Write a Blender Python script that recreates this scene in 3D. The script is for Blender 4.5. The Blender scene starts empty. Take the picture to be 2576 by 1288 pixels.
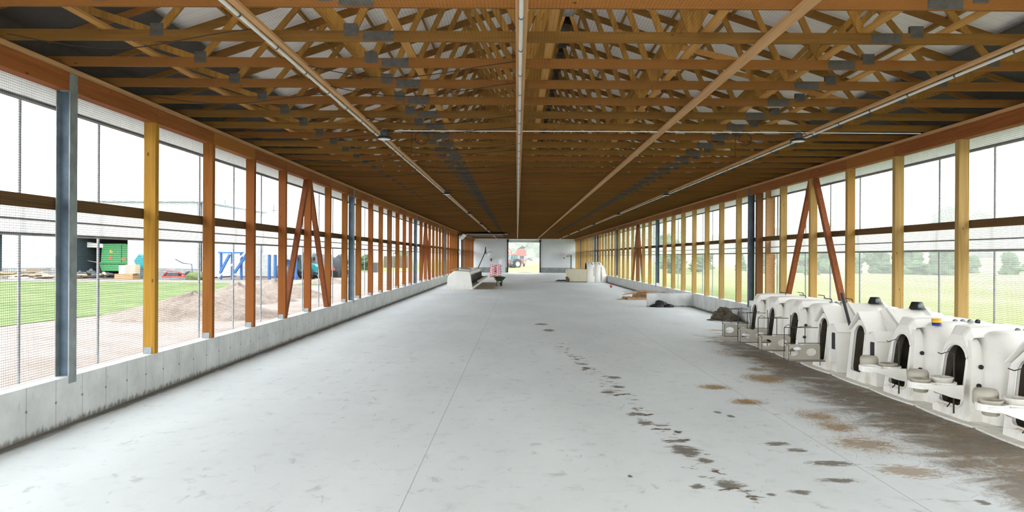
import bpy, math, random
from mathutils import Vector, Matrix
random.seed(7)
S = bpy.context.scene
COL = S.collection
R = math.radians
# ------------------------------------------------------------------ camera, sky, exposure
F = 1800.0            # focal length in pixels of the 2576 px wide frame
EYE = 2.45            # camera height above the slab
cam_d = bpy.data.cameras.new('camera'); cam = bpy.data.objects.new('camera', cam_d); COL.objects.link(cam)
cam_d.sensor_width = 36.0; cam_d.lens = F / 2576 * 36; cam_d.clip_end = 2000; cam_d.clip_start = 0.05
cam_d.shift_x = -13 / 2576; cam_d.shift_y = 0.0005
cam.matrix_world = Matrix.Translation((0, 0, EYE)) @ Matrix.Rotation(R(90), 4, 'X') @ Matrix.Rotation(R(0.3), 4, 'Z')
S.camera = cam
W = bpy.data.worlds.new('overcast_sky'); S.world = W; W.use_nodes = True
bg = W.node_tree.nodes['Background']; bg.inputs[0].default_value = (0.93, 0.97, 1.0, 1); bg.inputs[1].default_value = 3.0
S.view_settings.view_transform = 'Standard'; S.view_settings.look = 'None'
S.view_settings.gamma = 1; S.view_settings.exposure = 1.18; S.view_settings.use_curve_mapping = False
S.cycles.max_bounces = 10; S.cycles.diffuse_bounces = 6; S.cycles.transparent_max_bounces = 24
S.cycles.sample_clamp_indirect = 6

def at(px, py, Y):                       # point of the place seen at px, py when it stands at distance Y
    c, s = math.cos(R(0.3)), math.sin(R(0.3))
    dx, dy = px - 1301, py - 645
    ux, uy = dx * c + dy * s, -dx * s + dy * c
    return Vector((ux * Y / F, Y, EYE - uy * Y / F))

# ------------------------------------------------------------------ node helpers
class NT:
    def __init__(s, name):
        s.m = bpy.data.materials.new(name); s.m.use_nodes = True; s.t = s.m.node_tree; s.n = s.t.nodes
        s.b = s.n['Principled BSDF']; s.out = s.n['Material Output']
        s.tc = s.n.new('ShaderNodeTexCoord')
    def put(s, sock, v):
        if isinstance(v, bpy.types.NodeSocket): s.t.links.new(v, sock)
        elif isinstance(v, (tuple, list)):
            try: sock.default_value = (*v, 1) if len(v) == 3 and len(sock.default_value) == 4 else v
            except TypeError: pass
        else: sock.default_value = v
    def math(s, op, a, b=None, c=None, clamp=False):
        n = s.n.new('ShaderNodeMath'); n.operation = op; n.use_clamp = clamp
        for i, v in enumerate((a, b, c)):
            if v is not None: s.put(n.inputs[i], v)
        return n.outputs[0]
    def xyz(s, src='Object'):
        n = s.n.new('ShaderNodeSeparateXYZ'); s.t.links.new(s.tc.outputs[src], n.inputs[0]); return n.outputs
    def map(s, scale, loc=(0, 0, 0), src='Object', rot=(0, 0, 0)):
        n = s.n.new('ShaderNodeMapping'); s.t.links.new(s.tc.outputs[src], n.inputs[0])
        n.inputs['Scale'].default_value = scale; n.inputs['Location'].default_value = loc; n.inputs['Rotation'].default_value = rot
        return n.outputs[0]
    def noise(s, vec, scale, detail=4, rough=.55, dist=0):
        n = s.n.new('ShaderNodeTexNoise'); s.t.links.new(vec, n.inputs['Vector'])
        n.inputs['Scale'].default_value = scale; n.inputs['Detail'].default_value = detail
        n.inputs['Roughness'].default_value = rough; n.inputs['Distortion'].default_value = dist
        return n.outputs[0]
    def vor(s, vec, scale):
        n = s.n.new('ShaderNodeTexVoronoi'); s.t.links.new(vec, n.inputs['Vector']); n.inputs['Scale'].default_value = scale
        return n.outputs['Distance']
    def ramp(s, fac, stops):
        n = s.n.new('ShaderNodeValToRGB'); s.put(n.inputs[0], fac); e = n.color_ramp.elements
        while len(e) < len(stops): e.new(.5)
        for k, (p, c) in enumerate(stops):
            e[k].position = p; e[k].color = (*c, 1) if len(c) == 3 else c
        return n.outputs[0]
    def lin(s, v, a, b):                 # 0 at a .. 1 at b, smooth
        n = s.n.new('ShaderNodeMapRange'); n.interpolation_type = 'SMOOTHSTEP'; s.put(n.inputs[0], v)
        n.inputs[1].default_value = a; n.inputs[2].default_value = b; n.inputs[3].default_value = 0; n.inputs[4].default_value = 1
        return n.outputs[0]
    def mix(s, f, a, b, mode='MIX'):
        n = s.n.new('ShaderNodeMix'); n.data_type = 'RGBA'; n.blend_type = mode
        s.put(n.inputs[0], f); s.put(n.inputs[6], a); s.put(n.inputs[7], b); return n.outputs[2]
    def rnd(s):
        n = s.n.new('ShaderNodeObjectInfo'); return n.outputs['Random']
    def color(s, v): s.put(s.b.inputs['Base Color'], v)
    def bump(s, h, strength=.3, dist=.01):
        n = s.n.new('ShaderNodeBump'); s.put(n.inputs['Height'], h); n.inputs['Strength'].default_value = strength
        n.inputs['Distance'].default_value = dist; s.t.links.new(n.outputs[0], s.b.inputs['Normal'])
    def set(s, rough=.6, metal=0, spec=.4):
        s.b.inputs['Roughness'].default_value = rough; s.b.inputs['Metallic'].default_value = metal
        s.b.inputs['Specular IOR Level'].default_value = spec; return s.m

def plain(name, col, rough=.6, metal=0, var=.12, scale=6, spec=.4):
    k = NT(name); v = k.noise(k.map((1, 1, 1)), scale, 4)
    c2 = tuple(min(1, x * (1 + var)) for x in col); c1 = tuple(x * (1 - var) for x in col)
    k.color(k.ramp(v, [(.3, c1), (.7, c2)])); return k.set(rough, metal, spec)

def wood(name, a, b, axis, rnd=.35, alt=None, knots=True, rough=.75, kn=1):
    k = NT(name)
    sc = {'x': (.35, 9, 9), 'y': (9, .35, 9), 'z': (9, 9, .35)}[axis]
    off = k.n.new('ShaderNodeVectorMath'); off.operation = 'ADD'
    r = k.rnd(); cx = k.n.new('ShaderNodeCombineXYZ')
    for i in range(3): k.put(cx.inputs[i], k.math('MULTIPLY', r, 37.0 + 11 * i))
    k.t.links.new(k.tc.outputs['Object'], off.inputs[0]); k.t.links.new(cx.outputs[0], off.inputs[1])
    mp = k.n.new('ShaderNodeMapping'); k.t.links.new(off.outputs[0], mp.inputs[0]); mp.inputs['Scale'].default_value = sc
    g = k.noise(mp.outputs[0], 2.2, 5, .6, .6)
    c = k.ramp(g, [(.28, a), (.72, b)])
    if alt: c = k.mix(k.math('MULTIPLY', k.lin(r, .35, .75), .8), c, alt)
    v = k.math('MULTIPLY_ADD', r, rnd, 1 - rnd * .5)
    hs = k.n.new('ShaderNodeHueSaturation'); k.put(hs.inputs['Value'], v); k.put(hs.inputs['Color'], c); c = hs.outputs[0]
    if knots:
        mp2 = k.n.new('ShaderNodeMapping'); k.t.links.new(off.outputs[0], mp2.inputs[0])
        mp2.inputs['Scale'].default_value = {'x': (1, 2.4, 2.4), 'y': (2.4, 1, 2.4), 'z': (2.4, 2.4, 1)}[axis]
        d = k.vor(mp2.outputs[0], 1.9 * kn)
        c = k.mix(k.math('MULTIPLY', k.lin(d, .10, .04), .85), c, (.05, .022, .008))
    k.color(c); k.bump(g, .15, .004)
    return k.set(rough, 0, .25)

def net_mat(name, ax, cell, wire, col):
    k = NT(name); o = k.xyz()
    m = None
    for a in ax:
        f = k.math('FRACT', k.math('MULTIPLY', k.math('ADD', o[a], 500.0), 1 / cell))
        t = k.math('LESS_THAN', f, wire / cell)
        m = t if m is None else k.math('MAXIMUM', m, t)
    tr = k.n.new('ShaderNodeBsdfTransparent'); mx = k.n.new('ShaderNodeMixShader')
    k.color(col); k.set(.8, 0, .1)
    k.t.links.new(m, mx.inputs[0]); k.t.links.new(tr.outputs[0], mx.inputs[1]); k.t.links.new(k.b.outputs[0], mx.inputs[2])
    k.t.links.new(mx.outputs[0], k.out.inputs[0]); return k.m

def fabric(name, col, trans=.5):
    k = NT(name); v = k.noise(k.map((1, 1, 1)), 8, 3); c = k.ramp(v, [(.3, tuple(x * .9 for x in col)), (.7, col)])
    k.color(c); k.set(.8, 0, .1)
    t = k.n.new('ShaderNodeBsdfTranslucent'); k.put(t.inputs[0], c); mx = k.n.new('ShaderNodeMixShader'); mx.inputs[0].default_value = trans
    k.t.links.new(k.b.outputs[0], mx.inputs[1]); k.t.links.new(t.outputs[0], mx.inputs[2]); k.t.links.new(mx.outputs[0], k.out.inputs[0])
    return k.m

# ------------------------------------------------------------------ materials
M = {}
M['post'] = wood('post_pine', (.175, .058, .007), (.29, .112, .014), 'z', .5, (.18, .05, .009), kn=1.5)
M['post_yellow'] = wood('post_pale_pine', (.31, .185, .055), (.45, .295, .10), 'z', .3, (.29, .15, .035), kn=1.5)
M['post_gold'] = wood('post_gold_pine', (.27, .135, .014), (.40, .21, .026), 'z', .2)
M['post_dark'] = wood('post_dark_timber', (.11, .045, .014), (.19, .08, .024), 'z', .2)
M['brace'] = wood('brace_timber', (.16, .045, .013), (.27, .085, .025), 'z', .3)
M['header'] = wood('header_timber', (.20, .058, .012), (.31, .10, .022), 'y', .3, (.27, .105, .018))
M['batten'] = wood('batten_wood', (.40, .215, .09), (.54, .31, .14), 'y', .15, knots=False)
M['rail'] = wood('rail_timber', (.10, .05, .015), (.17, .09, .03), 'y', .2, knots=False)
M['chord'] = wood('chord_timber', (.165, .072, .009), (.27, .13, .019), 'x', .5, (.17, .062, .010), kn=1.6)
M['web'] = wood('web_timber', (.21, .095, .013), (.36, .18, .030), 'z', .3, knots=False)
M['lateral'] = wood('lateral_timber', (.42, .20, .045), (.58, .30, .08), 'y', .2, knots=False)
M['plate'] = plain('zinc_plate', (.075, .07, .06), .6, .3, .25, 20)
M['galv'] = plain('galvanised_steel', (.22, .25, .25), .5, .35, .3, 3)
M['galv_dark'] = plain('weathered_shaded_steel', (.07, .10, .13), .5, .35, .3, 3)  # dark steel, also carries the shade on the column webs
M['pipe'] = plain('grey_pipe', (.33, .34, .35), .5, .4, .15, 5)
M['conduit'] = plain('pvc_conduit', (.62, .62, .60), .5, 0, .08, 3)
M['black'] = plain('black_metal', (.015, .015, .016), .5, 0, .2)
M['darkgrey'] = plain('dark_grey', (.06, .065, .07), .6, 0, .2)
M['lens'] = plain('lamp_lens', (.85, .88, .88), .3, 0, .03)
M['curtain'] = fabric('curtain_fabric', (.80, .81, .79), .45)
M['net_side'] = net_mat('side_net', (1, 2), .034, .0036, (.035, .022, .018))
M['net_top'] = net_mat('ceiling_net', (0, 1), .04, .0021, (.04, .028, .02))
M['cord'] = plain('net_cord', (.03, .018, .01), .8)
M['white_wall'] = plain('white_panel', (.60, .62, .63), .5, 0, .03, 1.2)
M['plastic'] = None
k = NT('roof_sheet'); o = k.xyz()
rib = k.math('LESS_THAN', k.math('FRACT', k.math('MULTIPLY', o[1], 1 / .23)), .06)
v = k.noise(k.map((.4, .4, .4)), 2, 4)
k.color(k.mix(k.math('MULTIPLY', rib, .35), k.ramp(v, [(.3, (.80, .76, .73)), (.7, (.90, .87, .84))]), (.35, .33, .31))); M['roof'] = k.set(.5)

def stained_plastic(name, base, dirt):
    k = NT(name); o = k.xyz()
    n1 = k.noise(k.map((1, 1, .35)), 7, 5, .6); n2 = k.noise(k.map((1, 1, 1)), 2.5, 3)
    low = k.lin(o[2], .55, .0)
    f = k.math('MULTIPLY', k.lin(k.math('ADD', n1, k.math('MULTIPLY', low, .16)), .60, .86), .5)
    c = k.mix(f, k.ramp(n2, [(.3, tuple(x * .93 for x in base)), (.7, base)]), dirt)
    k.color(c); return k.set(.42, 0, .4)
M['hutch'] = stained_plastic('hutch_plastic', (.84, .825, .77), (.55, .49, .38))
M['hutch_in'] = plain('hutch_inside', (.17, .14, .105), .8, 0, .3, 4)  # dirty brown, kept dark to stand for the shade inside
M['tray'] = stained_plastic('tray_plastic', (.42, .39, .32), (.20, .16, .11))
M['bowl'] = stained_plastic('bowl_plastic', (.66, .64, .58), (.35, .31, .24))
M['pen'] = stained_plastic('pen_plastic', (.60, .55, .40), (.20, .16, .07))
M['wire'] = plain('rusty_wire', (.035, .03, .026), .6, .2)
M['straw'] = plain('straw_strands', (.36, .21, .055), .8, 0, .4, 30)
M['straw_dark'] = plain('soiled_straw', (.14, .085, .035), .9, 0, .4, 30)
M['red'] = plain('red_paint', (.62, .05, .04), .45, 0, .15)
M['green'] = plain('green_paint', (.05, .26, .09), .45, 0, .15)
M['muted_red'] = plain('muted_red_paint', (.50, .10, .09), .5)  # saturation lowered to put haze into the colour of the distant tractor
M['blue'] = plain('blue_paint', (.022, .10, .29), .45, 0, .15)
M['teal'] = plain('teal_paint', (.02, .20, .22), .5, 0, .15)
M['yellow'] = plain('yellow_plastic', (.80, .45, .02), .4)
M['bluetape'] = plain('blue_tape', (.02, .03, .25), .4)
M['rubber'] = plain('tyre_rubber', (.03, .03, .032), .85, 0, .3)
M['glass'] = plain('cab_glass', (.10, .16, .17), .15, 0, .1)
M['white'] = plain('white_paint', (.80, .80, .80), .5, 0, .05)
M['cardboard'] = plain('cardboard', (.50, .38, .25), .8)
M['pallet'] = wood('pallet_wood', (.30, .17, .08), (.52, .33, .18), 'x', .5, knots=False)
M['tarp'] = plain('black_tarp', (.012, .012, .014), .45)
M['rubbish'] = plain('muddy_sacking', (.10, .08, .055), .9, 0, .5, 7)

# concrete slab with its joints, stains and dung-dirt
k = NT('slab_concrete'); o = k.xyz(); vec = k.map((1, 1, 1))
n1 = k.noise(k.map((1, .45, 1)), .35, 5, .6); n2 = k.noise(vec, 3.5, 5, .65); n3 = k.noise(vec, 40, 3)
c = k.ramp(n1, [(.3, (.60, .64, .645)), (.7, (.74, .785, .79))])
c = k.mix(k.math('MULTIPLY', k.lin(n2, .52, .75), .30), c, (.38, .37, .34))
c = k.mix(k.math('MULTIPLY', n3, .12), c, (.3, .3, .29))
hair = k.math('ABSOLUTE', k.math('SUBTRACT', k.noise(k.map((1, .35, 1)), .9, 3, .5, 1.2), .5))
c = k.mix(k.math('MULTIPLY', k.lin(hair, .012, .0), k.math('MULTIPLY', k.lin(n2, .5, .6), .35)), c, (.3, .29, .27))
for jx in (-1.12, 4.02):
    wob = k.math('ADD', o[0], k.math('MULTIPLY', k.noise(k.map((0, 1, 0)), 8, 2), .012))
    d = k.math('ABSOLUTE', k.math('SUBTRACT', wob, jx + .006))
    c = k.mix(k.math('MULTIPLY', k.lin(d, .008, .003), .55), c, (.17, .16, .15))
# spill trail
tn = k.noise(k.map((1.3, 2.1, 1)), 2.3, 6, .68, .5)
cx = k.math('ABSOLUTE', k.math('SUBTRACT', o[0], k.math('MULTIPLY_ADD', o[1], -.09, 3.02)))
near = k.lin(cx, .62, .05); ylim = k.math('MULTIPLY', k.lin(o[1], 25, 19), k.lin(o[1], 6.5, 7.3))
tr = k.math('MULTIPLY', near, ylim)
c = k.mix(k.math('MULTIPLY', k.lin(k.math('ADD', tn, k.math('MULTIPLY', tr, .20)), .735, .80), k.math('MULTIPLY', tr, 1.2, clamp=True)), c, (.11, .08, .05))
# dirt apron in front of the hutches
ap = k.lin(k.math('SUBTRACT', o[0], k.math('MULTIPLY', o[1], .045)), 3.6, 5.4)
apy = k.math('MULTIPLY', k.lin(o[1], 26, 21), 1.0)
apm = k.math('MULTIPLY', ap, apy)
dn = k.noise(k.map((.9, 1.3, 1)), 1.35, 8, .74, .6)
dn2 = k.noise(k.map((.7, 1.8, 1)), 2.4, 8, .74, .8)
f1 = k.math('MULTIPLY', k.lin(k.math('ADD', dn, k.math('MULTIPLY', apm, .36)), .66, .86), k.math('MULTIPLY', apm, 1.35, clamp=True))
c = k.mix(k.math('MULTIPLY', f1, .82), c, k.ramp(dn2, [(.35, (.10, .066, .034)), (.55, (.19, .135, .08)), (.7, (.34, .29, .22))]))
wide = k.math('MULTIPLY', k.lin(o[0], 1.6, 4.2), k.lin(o[1], 15, 9))
c = k.mix(k.math('MULTIPLY', k.lin(dn2, .60, .72), k.math('MULTIPLY', wide, .7)), c, (.17, .13, .085))
# wheel swept edge dirt along both kerbs
en = k.noise(k.map((4, .8, 1)), 1.6, 5, .6)
for side, x0 in ((1, -6.47), (-1, 8.71)):
    d = k.math('MULTIPLY', k.math('SUBTRACT', o[0], x0), side)
    e = k.lin(k.math('ADD', d, k.math('MULTIPLY', en, -.30)), .09, -.05)
    c = k.mix(k.math('MULTIPLY', e, .85), c, (.075, .055, .035))
def spots(lst):
    acc = None
    for px, py, rx, ry in lst:
        p = at(px, py, 1800 * 2.45 / (py - 645)); a = rx * p.y / F; b = ry * p.y ** 2 / (F * 2.45)
        u = k.math('MULTIPLY_ADD', o[0], 1 / a, -p.x / a); w = k.math('MULTIPLY_ADD', o[1], 1 / b, -p.y / b)
        q = k.math('MULTIPLY_ADD', w, w, k.math('MULTIPLY', u, u)); e = k.math('SUBTRACT', 1.0, k.math('SQRT', q))
        acc = e if acc is None else k.math('MAXIMUM', acc, e)
    return acc
sn = k.noise(k.map((1.2, 2.4, 1)), 5.5, 7, .72, .5)
dark = spots([(1727, 1132, 46, 20), (1775, 1156, 24, 10), (1836, 1217, 44, 16), (1756, 1221, 26, 8), (1952, 1112, 46, 7), (2006, 1129, 34, 6), (2091, 1161, 74, 9), (2108, 1204, 66, 8),
    (2013, 1234, 38, 8), (2472, 1257, 22, 9), (1805, 1034, 14, 4), (1839, 1044, 12, 5), (1941, 1241, 16, 6), (1545, 948, 24, 5), (1530, 985, 28, 5), (1602, 1040, 32, 6), (1622, 1062, 26, 7), (1380, 830, 20, 4),
    (1362, 815, 22, 3), (1475, 925, 14, 4), (1557, 972, 22, 4), (1585, 1196, 8, 4), (1895, 1252, 12, 5)])
c = k.mix(k.math('MULTIPLY', k.lin(k.math('ADD', dark, k.math('MULTIPLY_ADD', sn, 2.4, -1.2)), .10, .55), .85), c, (.10, .075, .045))
gold = spots([(1924, 949, 62, 15), (1794, 971, 36, 7), (1877, 1007, 34, 8), (2060, 1044, 46, 12), (2108, 1071, 46, 11), (2176, 1112, 95, 20), (2290, 1180, 110, 22), (2070, 905, 50, 8), (1905, 925, 40, 5), (1810, 828, 46, 3)])
c = k.mix(k.math('MULTIPLY', k.lin(k.math('ADD', gold, k.math('MULTIPLY_ADD', sn, 2.8, -1.4)), .12, .6), .7), c, (.27, .17, .07))
strw = k.math('MULTIPLY', k.math('MULTIPLY', k.lin(o[0], -4.0, -3.3), k.lin(o[0], -.5, -2.0)), k.math('MULTIPLY', k.lin(o[1], 52, 54), k.lin(o[1], 70, 66)))
c = k.mix(k.math('MULTIPLY', k.lin(k.math('ADD', dn2, k.math('MULTIPLY', strw, .2)), .5, .8), strw), c, (.28, .18, .07))
k.color(c); k.bump(n3, .08, .003); M['slab'] = k.set(.62, 0, .3)

k = NT('kerb_concrete'); o = k.xyz()
n1 = k.noise(k.map((1, 1, 1)), 1.7, 5, .6); n2 = k.noise(k.map((3, 3, 1)), 5, 4)
c = k.ramp(n1, [(.3, (.45, .47, .455)), (.72, (.62, .635, .615))])
c = k.mix(k.math('MULTIPLY', k.lin(n2, .6, .75), .4), c, (.2, .2, .18))
ph = k.math('FRACT', k.math('MULTIPLY', k.math('ADD', o[1], 51.25), 1 / .61))
dd = k.math('MULTIPLY', k.math('ABSOLUTE', k.math('SUBTRACT', ph, .5)), .61)
c = k.mix(k.math('MULTIPLY', k.lin(dd, .007, .002), .75), c, (.12, .12, .115))
rr = k.math('SQRT', k.math('ADD', k.math('POWER', dd, 2.0), k.math('POWER', k.math('SUBTRACT', o[2], .36), 2.0)))
c = k.mix(k.math('MULTIPLY', k.lin(rr, .026, .014), .8), c, (.08, .08, .075))
c = k.mix(k.math('MULTIPLY', k.lin(k.math('ADD', o[2], k.math('MULTIPLY', n2, -.2)), .0, -.1), .8), c, (.1, .08, .06))
k.color(c); M['kerb'] = k.set(.75, 0, .2)
M['kerb_dark'] = plain('footing_concrete', (.24, .25, .25), .8, 0, .2, 1.5)

def ground_mat(name, stops, scale, bump=.5, stretch=(1, 1, 1)):
    k = NT(name); a = k.noise(k.map(stretch), scale, 6, .65); b = k.noise(k.map((1, 1, 1)), scale * 9, 3)
    c = k.ramp(k.math('ADD', k.math('MULTIPLY', a, .7), k.math('MULTIPLY', b, .3)), stops); k.color(c)
    k.bump(b, bump, .05); return k.set(.95, 0, .05)
M['gravel'] = ground_mat('gravel_yard', [(.3, (.18, .145, .125)), (.5, (.25, .205, .18)), (.7, (.33, .29, .26))], .5)
M['grass'] = ground_mat('lawn_grass', [(.3, (.07, .10, .038)), (.5, (.11, .145, .06)), (.7, (.17, .20, .10))], .35, 1)
M['field'] = ground_mat('hay_field', [(.3, (.11, .135, .055)), (.5, (.17, .195, .085)), (.7, (.25, .26, .13))], .08, 1, (1, .4, 1))
M['heap'] = ground_mat('heaped_soil', [(.3, (.12, .095, .08)), (.5, (.20, .165, .14)), (.7, (.29, .245, .215))], 1.4, 1)
M['leafage'] = ground_mat('tree_leafage', [(.3, (.05, .09, .045)), (.7, (.13, .20, .10))], .6, 1)
M['bark'] = plain('tree_bark', (.12, .09, .06), .9)
M['hillside'] = ground_mat('hill_woods', [(.3, (.10, .16, .10)), (.7, (.20, .28, .17))], .02, 0)

# ------------------------------------------------------------------ mesh helper
class MB:
    def __init__(s): s.v = []; s.f = []; s.mi = []; s.cur = 0; s.sm = set()
    def add(s, vs, fs, smooth=False):
        b = len(s.v); s.v += [tuple(p) for p in vs]
        for f in fs:
            if smooth: s.sm.add(len(s.f))
            s.f.append(tuple(b + i for i in f)); s.mi.append(s.cur)
        return s
    def box(s, c, d, rot=None):
        hx, hy, hz = d[0] / 2, d[1] / 2, d[2] / 2
        vs = [Vector((x, y, z)) for x in (-hx, hx) for y in (-hy, hy) for z in (-hz, hz)]
        if rot is not None: vs = [rot @ p for p in vs]
        vs = [p + Vector(c) for p in vs]
        return s.add(vs, [(0, 1, 3, 2), (4, 6, 7, 5), (0, 4, 5, 1), (2, 3, 7, 6), (0, 2, 6, 4), (1, 5, 7, 3)])
    def rng(s, x0, x1, y0, y1, z0, z1):
        return s.box(((x0 + x1) / 2, (y0 + y1) / 2, (z0 + z1) / 2), (abs(x1 - x0), abs(y1 - y0), abs(z1 - z0)))
    def bar(s, a, b, w, t, up=(0, 0, 1)):     # rectangular bar a->b: w across, t along "up-ish"
        a, b = Vector(a), Vector(b); d = (b - a); L = d.length; d.normalize(); up = Vector(up)
        if abs(d.dot(up)) > .98: up = Vector((0, 1, 0))
        sx = d.cross(up).normalized(); uz = sx.cross(d)
        rot = Matrix((sx, d, uz)).transposed()
        return s.box((a + b) / 2, (w, L, t), rot)
    def tube(s, pts, r, n=8, cap=True, closed=False):
        pts = [Vector(p) for p in pts]; N = len(pts); rings = []
        rs = r if isinstance(r, (list, tuple)) else [r] * N
        up = Vector((0, 0, 1)); base = len(s.v)
        for i, p in enumerate(pts):
            if closed: d = pts[(i + 1) % N] - pts[i - 1]
            else: d = pts[min(i + 1, N - 1)] - pts[max(i - 1, 0)]
            d.normalize(); u = up if abs(d.dot(up)) < .95 else Vector((1, 0, 0))
            a = d.cross(u).normalized(); b2 = d.cross(a)
            rings.append([p + (a * math.cos(t * 2 * math.pi / n) + b2 * math.sin(t * 2 * math.pi / n)) * rs[i] for t in range(n)])
        vs = [q for rg in rings for q in rg]; fs = []
        for i in range(N if closed else N - 1):
            j = (i + 1) % N
            for t in range(n): fs.append((i * n + t, i * n + (t + 1) % n, j * n + (t + 1) % n, j * n + t))
        s.add(vs, fs, True)
        if cap and not closed:
            s.add(rings[0], [tuple(range(n))]); s.add(rings[-1], [tuple(reversed(range(n)))])
        return s
    def lathe(s, prof, c=(0, 0, 0), n=20, axis='z', cap=True):
        c = Vector(c); vs = []
        for (r, h) in prof:
            for t in range(n):
                a = 2 * math.pi * t / n; x, y = r * math.cos(a), r * math.sin(a)
                p = {'z': (x, y, h), 'x': (h, x, y), 'y': (x, h, y)}[axis]; vs.append(c + Vector(p))
        fs = [(i * n + t, i * n + (t + 1) % n, (i + 1) * n + (t + 1) % n, (i + 1) * n + t) for i in range(len(prof) - 1) for t in range(n)]
        s.add(vs, fs, True)
        if cap:
            s.add(vs[:n], [tuple(reversed(range(n)))]); s.add(vs[-n:], [tuple(range(n))])
        return s
    def prism(s, poly, h0, h1, axis='z'):
        f = {'z': lambda a, b, h: (a, b, h), 'y': lambda a, b, h: (a, h, b), 'x': lambda a, b, h: (h, a, b)}[axis]
        n = len(poly); vs = [f(a, b, h0) for a, b in poly] + [f(a, b, h1) for a, b in poly]
        fs = [tuple(reversed(range(n))), tuple(range(n, 2 * n))] + [(i, (i + 1) % n, n + (i + 1) % n, n + i) for i in range(n)]
        return s.add(vs, fs)
    def loft(s, secs, smooth=True, cap0=False, cap1=False, closed=False):
        n = len(secs[0]); vs = [p for q in secs for p in q]; m = n if closed else n - 1
        fs = [(i * n + t, i * n + (t + 1) % n, (i + 1) * n + (t + 1) % n, (i + 1) * n + t) for i in range(len(secs) - 1) for t in range(m)]
        s.add(vs, fs, smooth)
        if cap0: s.add(secs[0], [tuple(reversed(range(n)))])
        if cap1: s.add(secs[-1], [tuple(range(n))])
        return s
    def blob(s, c, r, seed=0, amp=.25, nu=18, nv=10, half=False, freq=2.0):
        rg = random.Random(seed); ph = [(rg.uniform(0, 6.3), rg.uniform(.6, 1.6) * freq, rg.uniform(.6, 1.6) * freq) for _ in range(6)]
        secs = []
        for j in range(nv + 1):
            e = (math.pi / 2 if half else math.pi) * j / nv; row = []
            for i in range(nu):
                a = 2 * math.pi * i / nu
                d = Vector((math.sin(e) * math.cos(a), math.sin(e) * math.sin(a), math.cos(e)))
                k = 1 + amp * sum(math.sin(p + q * d.x * 2 + w * d.y * 2 + q * w * d.z) for p, q, w in ph) / 3
                row.append(Vector(c) + Vector((d.x * r[0] * k, d.y * r[1] * k, d.z * r[2] * (1 if half and e > 1.5 else k))))
            secs.append(row)
        return s.loft(secs, closed=True)
    def build(s, name, mat, parent=None, loc=None, rz=0):
        me = bpy.data.meshes.new(name); me.from_pydata(s.v, [], s.f)
        for mm in (mat if isinstance(mat, (list, tuple)) else [mat]): me.materials.append(M[mm] if isinstance(mm, str) else mm)
        for i, p in enumerate(me.polygons):
            p.material_index = s.mi[i]; p.use_smooth = i in s.sm
        me.update()
        o = bpy.data.objects.new(name, me); COL.objects.link(o)
        if parent is not None: o.parent = parent
        if loc is not None: o.location = loc
        o.rotation_euler.z = rz
        return o

def tag(o, label=None, cat=None, group=None, kind=None):
    if label: o['label'] = label
    if cat: o['category'] = cat
    if group: o['group'] = group
    if kind: o['kind'] = kind
    return o
def empty(name, loc=(0, 0, 0), rz=0):
    o = bpy.data.objects.new(name, None); COL.objects.link(o); o.location = loc; o.rotation_euler.z = rz; o.empty_display_size = .2
    return o
def struct(o, label=None): return tag(o, label, kind='structure')
def copy_tree(o, parent=None):
    c = o.copy(); COL.objects.link(c)
    if parent is not None: c.parent = parent
    for ch in list(o.children): copy_tree(ch, c)
    return c
ORD = 'first second third fourth fifth sixth seventh eighth ninth tenth eleventh twelfth thirteenth fourteenth fifteenth sixteenth seventeenth eighteenth nineteenth twentieth'.split()

# ------------------------------------------------------------------ setting: slab, kerbs, end wall, roof
XL, XR, YB, Y0 = -6.47, 8.71, 108.7, -10.0     # inner faces, far wall, near end
HC = EYE + 2.68                                # underside of the trusses
KH = .68
struct(MB().rng(XL - .3, XR + .3, Y0, YB, -.3, 0).build('floor', 'slab'), 'pale grey concrete slab stained by dung')
struct(MB().rng(XL - .30, XL, Y0, 77.8, -.2, KH).rng(XL - .30, XL, 83.2, YB, -.2, KH).build('wall_left', 'kerb'), 'low grey concrete wall under the posts')
struct(MB().rng(XR, XR + .30, Y0, YB, -.2, KH).build('wall_right', 'kerb'), 'low grey concrete wall behind the calf hutches')
bw = MB()
DX0, DX1 = at(1277, 645, YB).x, at(1359, 645, YB).x
bw.rng(XL - .3, DX0, YB, YB + .2, .75, HC + .2).rng(DX1, XR + .3, YB, YB + .2, .75, HC + .2).rng(DX0, DX1, YB, YB + .2, HC - .55, HC + .2)
bw.add([(XL - .8, YB + .1, HC), (XR + .8, YB + .1, HC), (1.12, YB + .1, HC + 3)], [(0, 1, 2)])
wb = struct(bw.build('wall_back', 'white_wall'), 'white panelled end wall around the open doorway')
MB().rng(XL, DX0, YB - .06, YB + .2, -.2, .78).rng(DX1, XR, YB - .06, YB + .2, -.2, .78).build('footing', 'kerb_dark', wb)['label'] = 'dark grey concrete footing'

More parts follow.
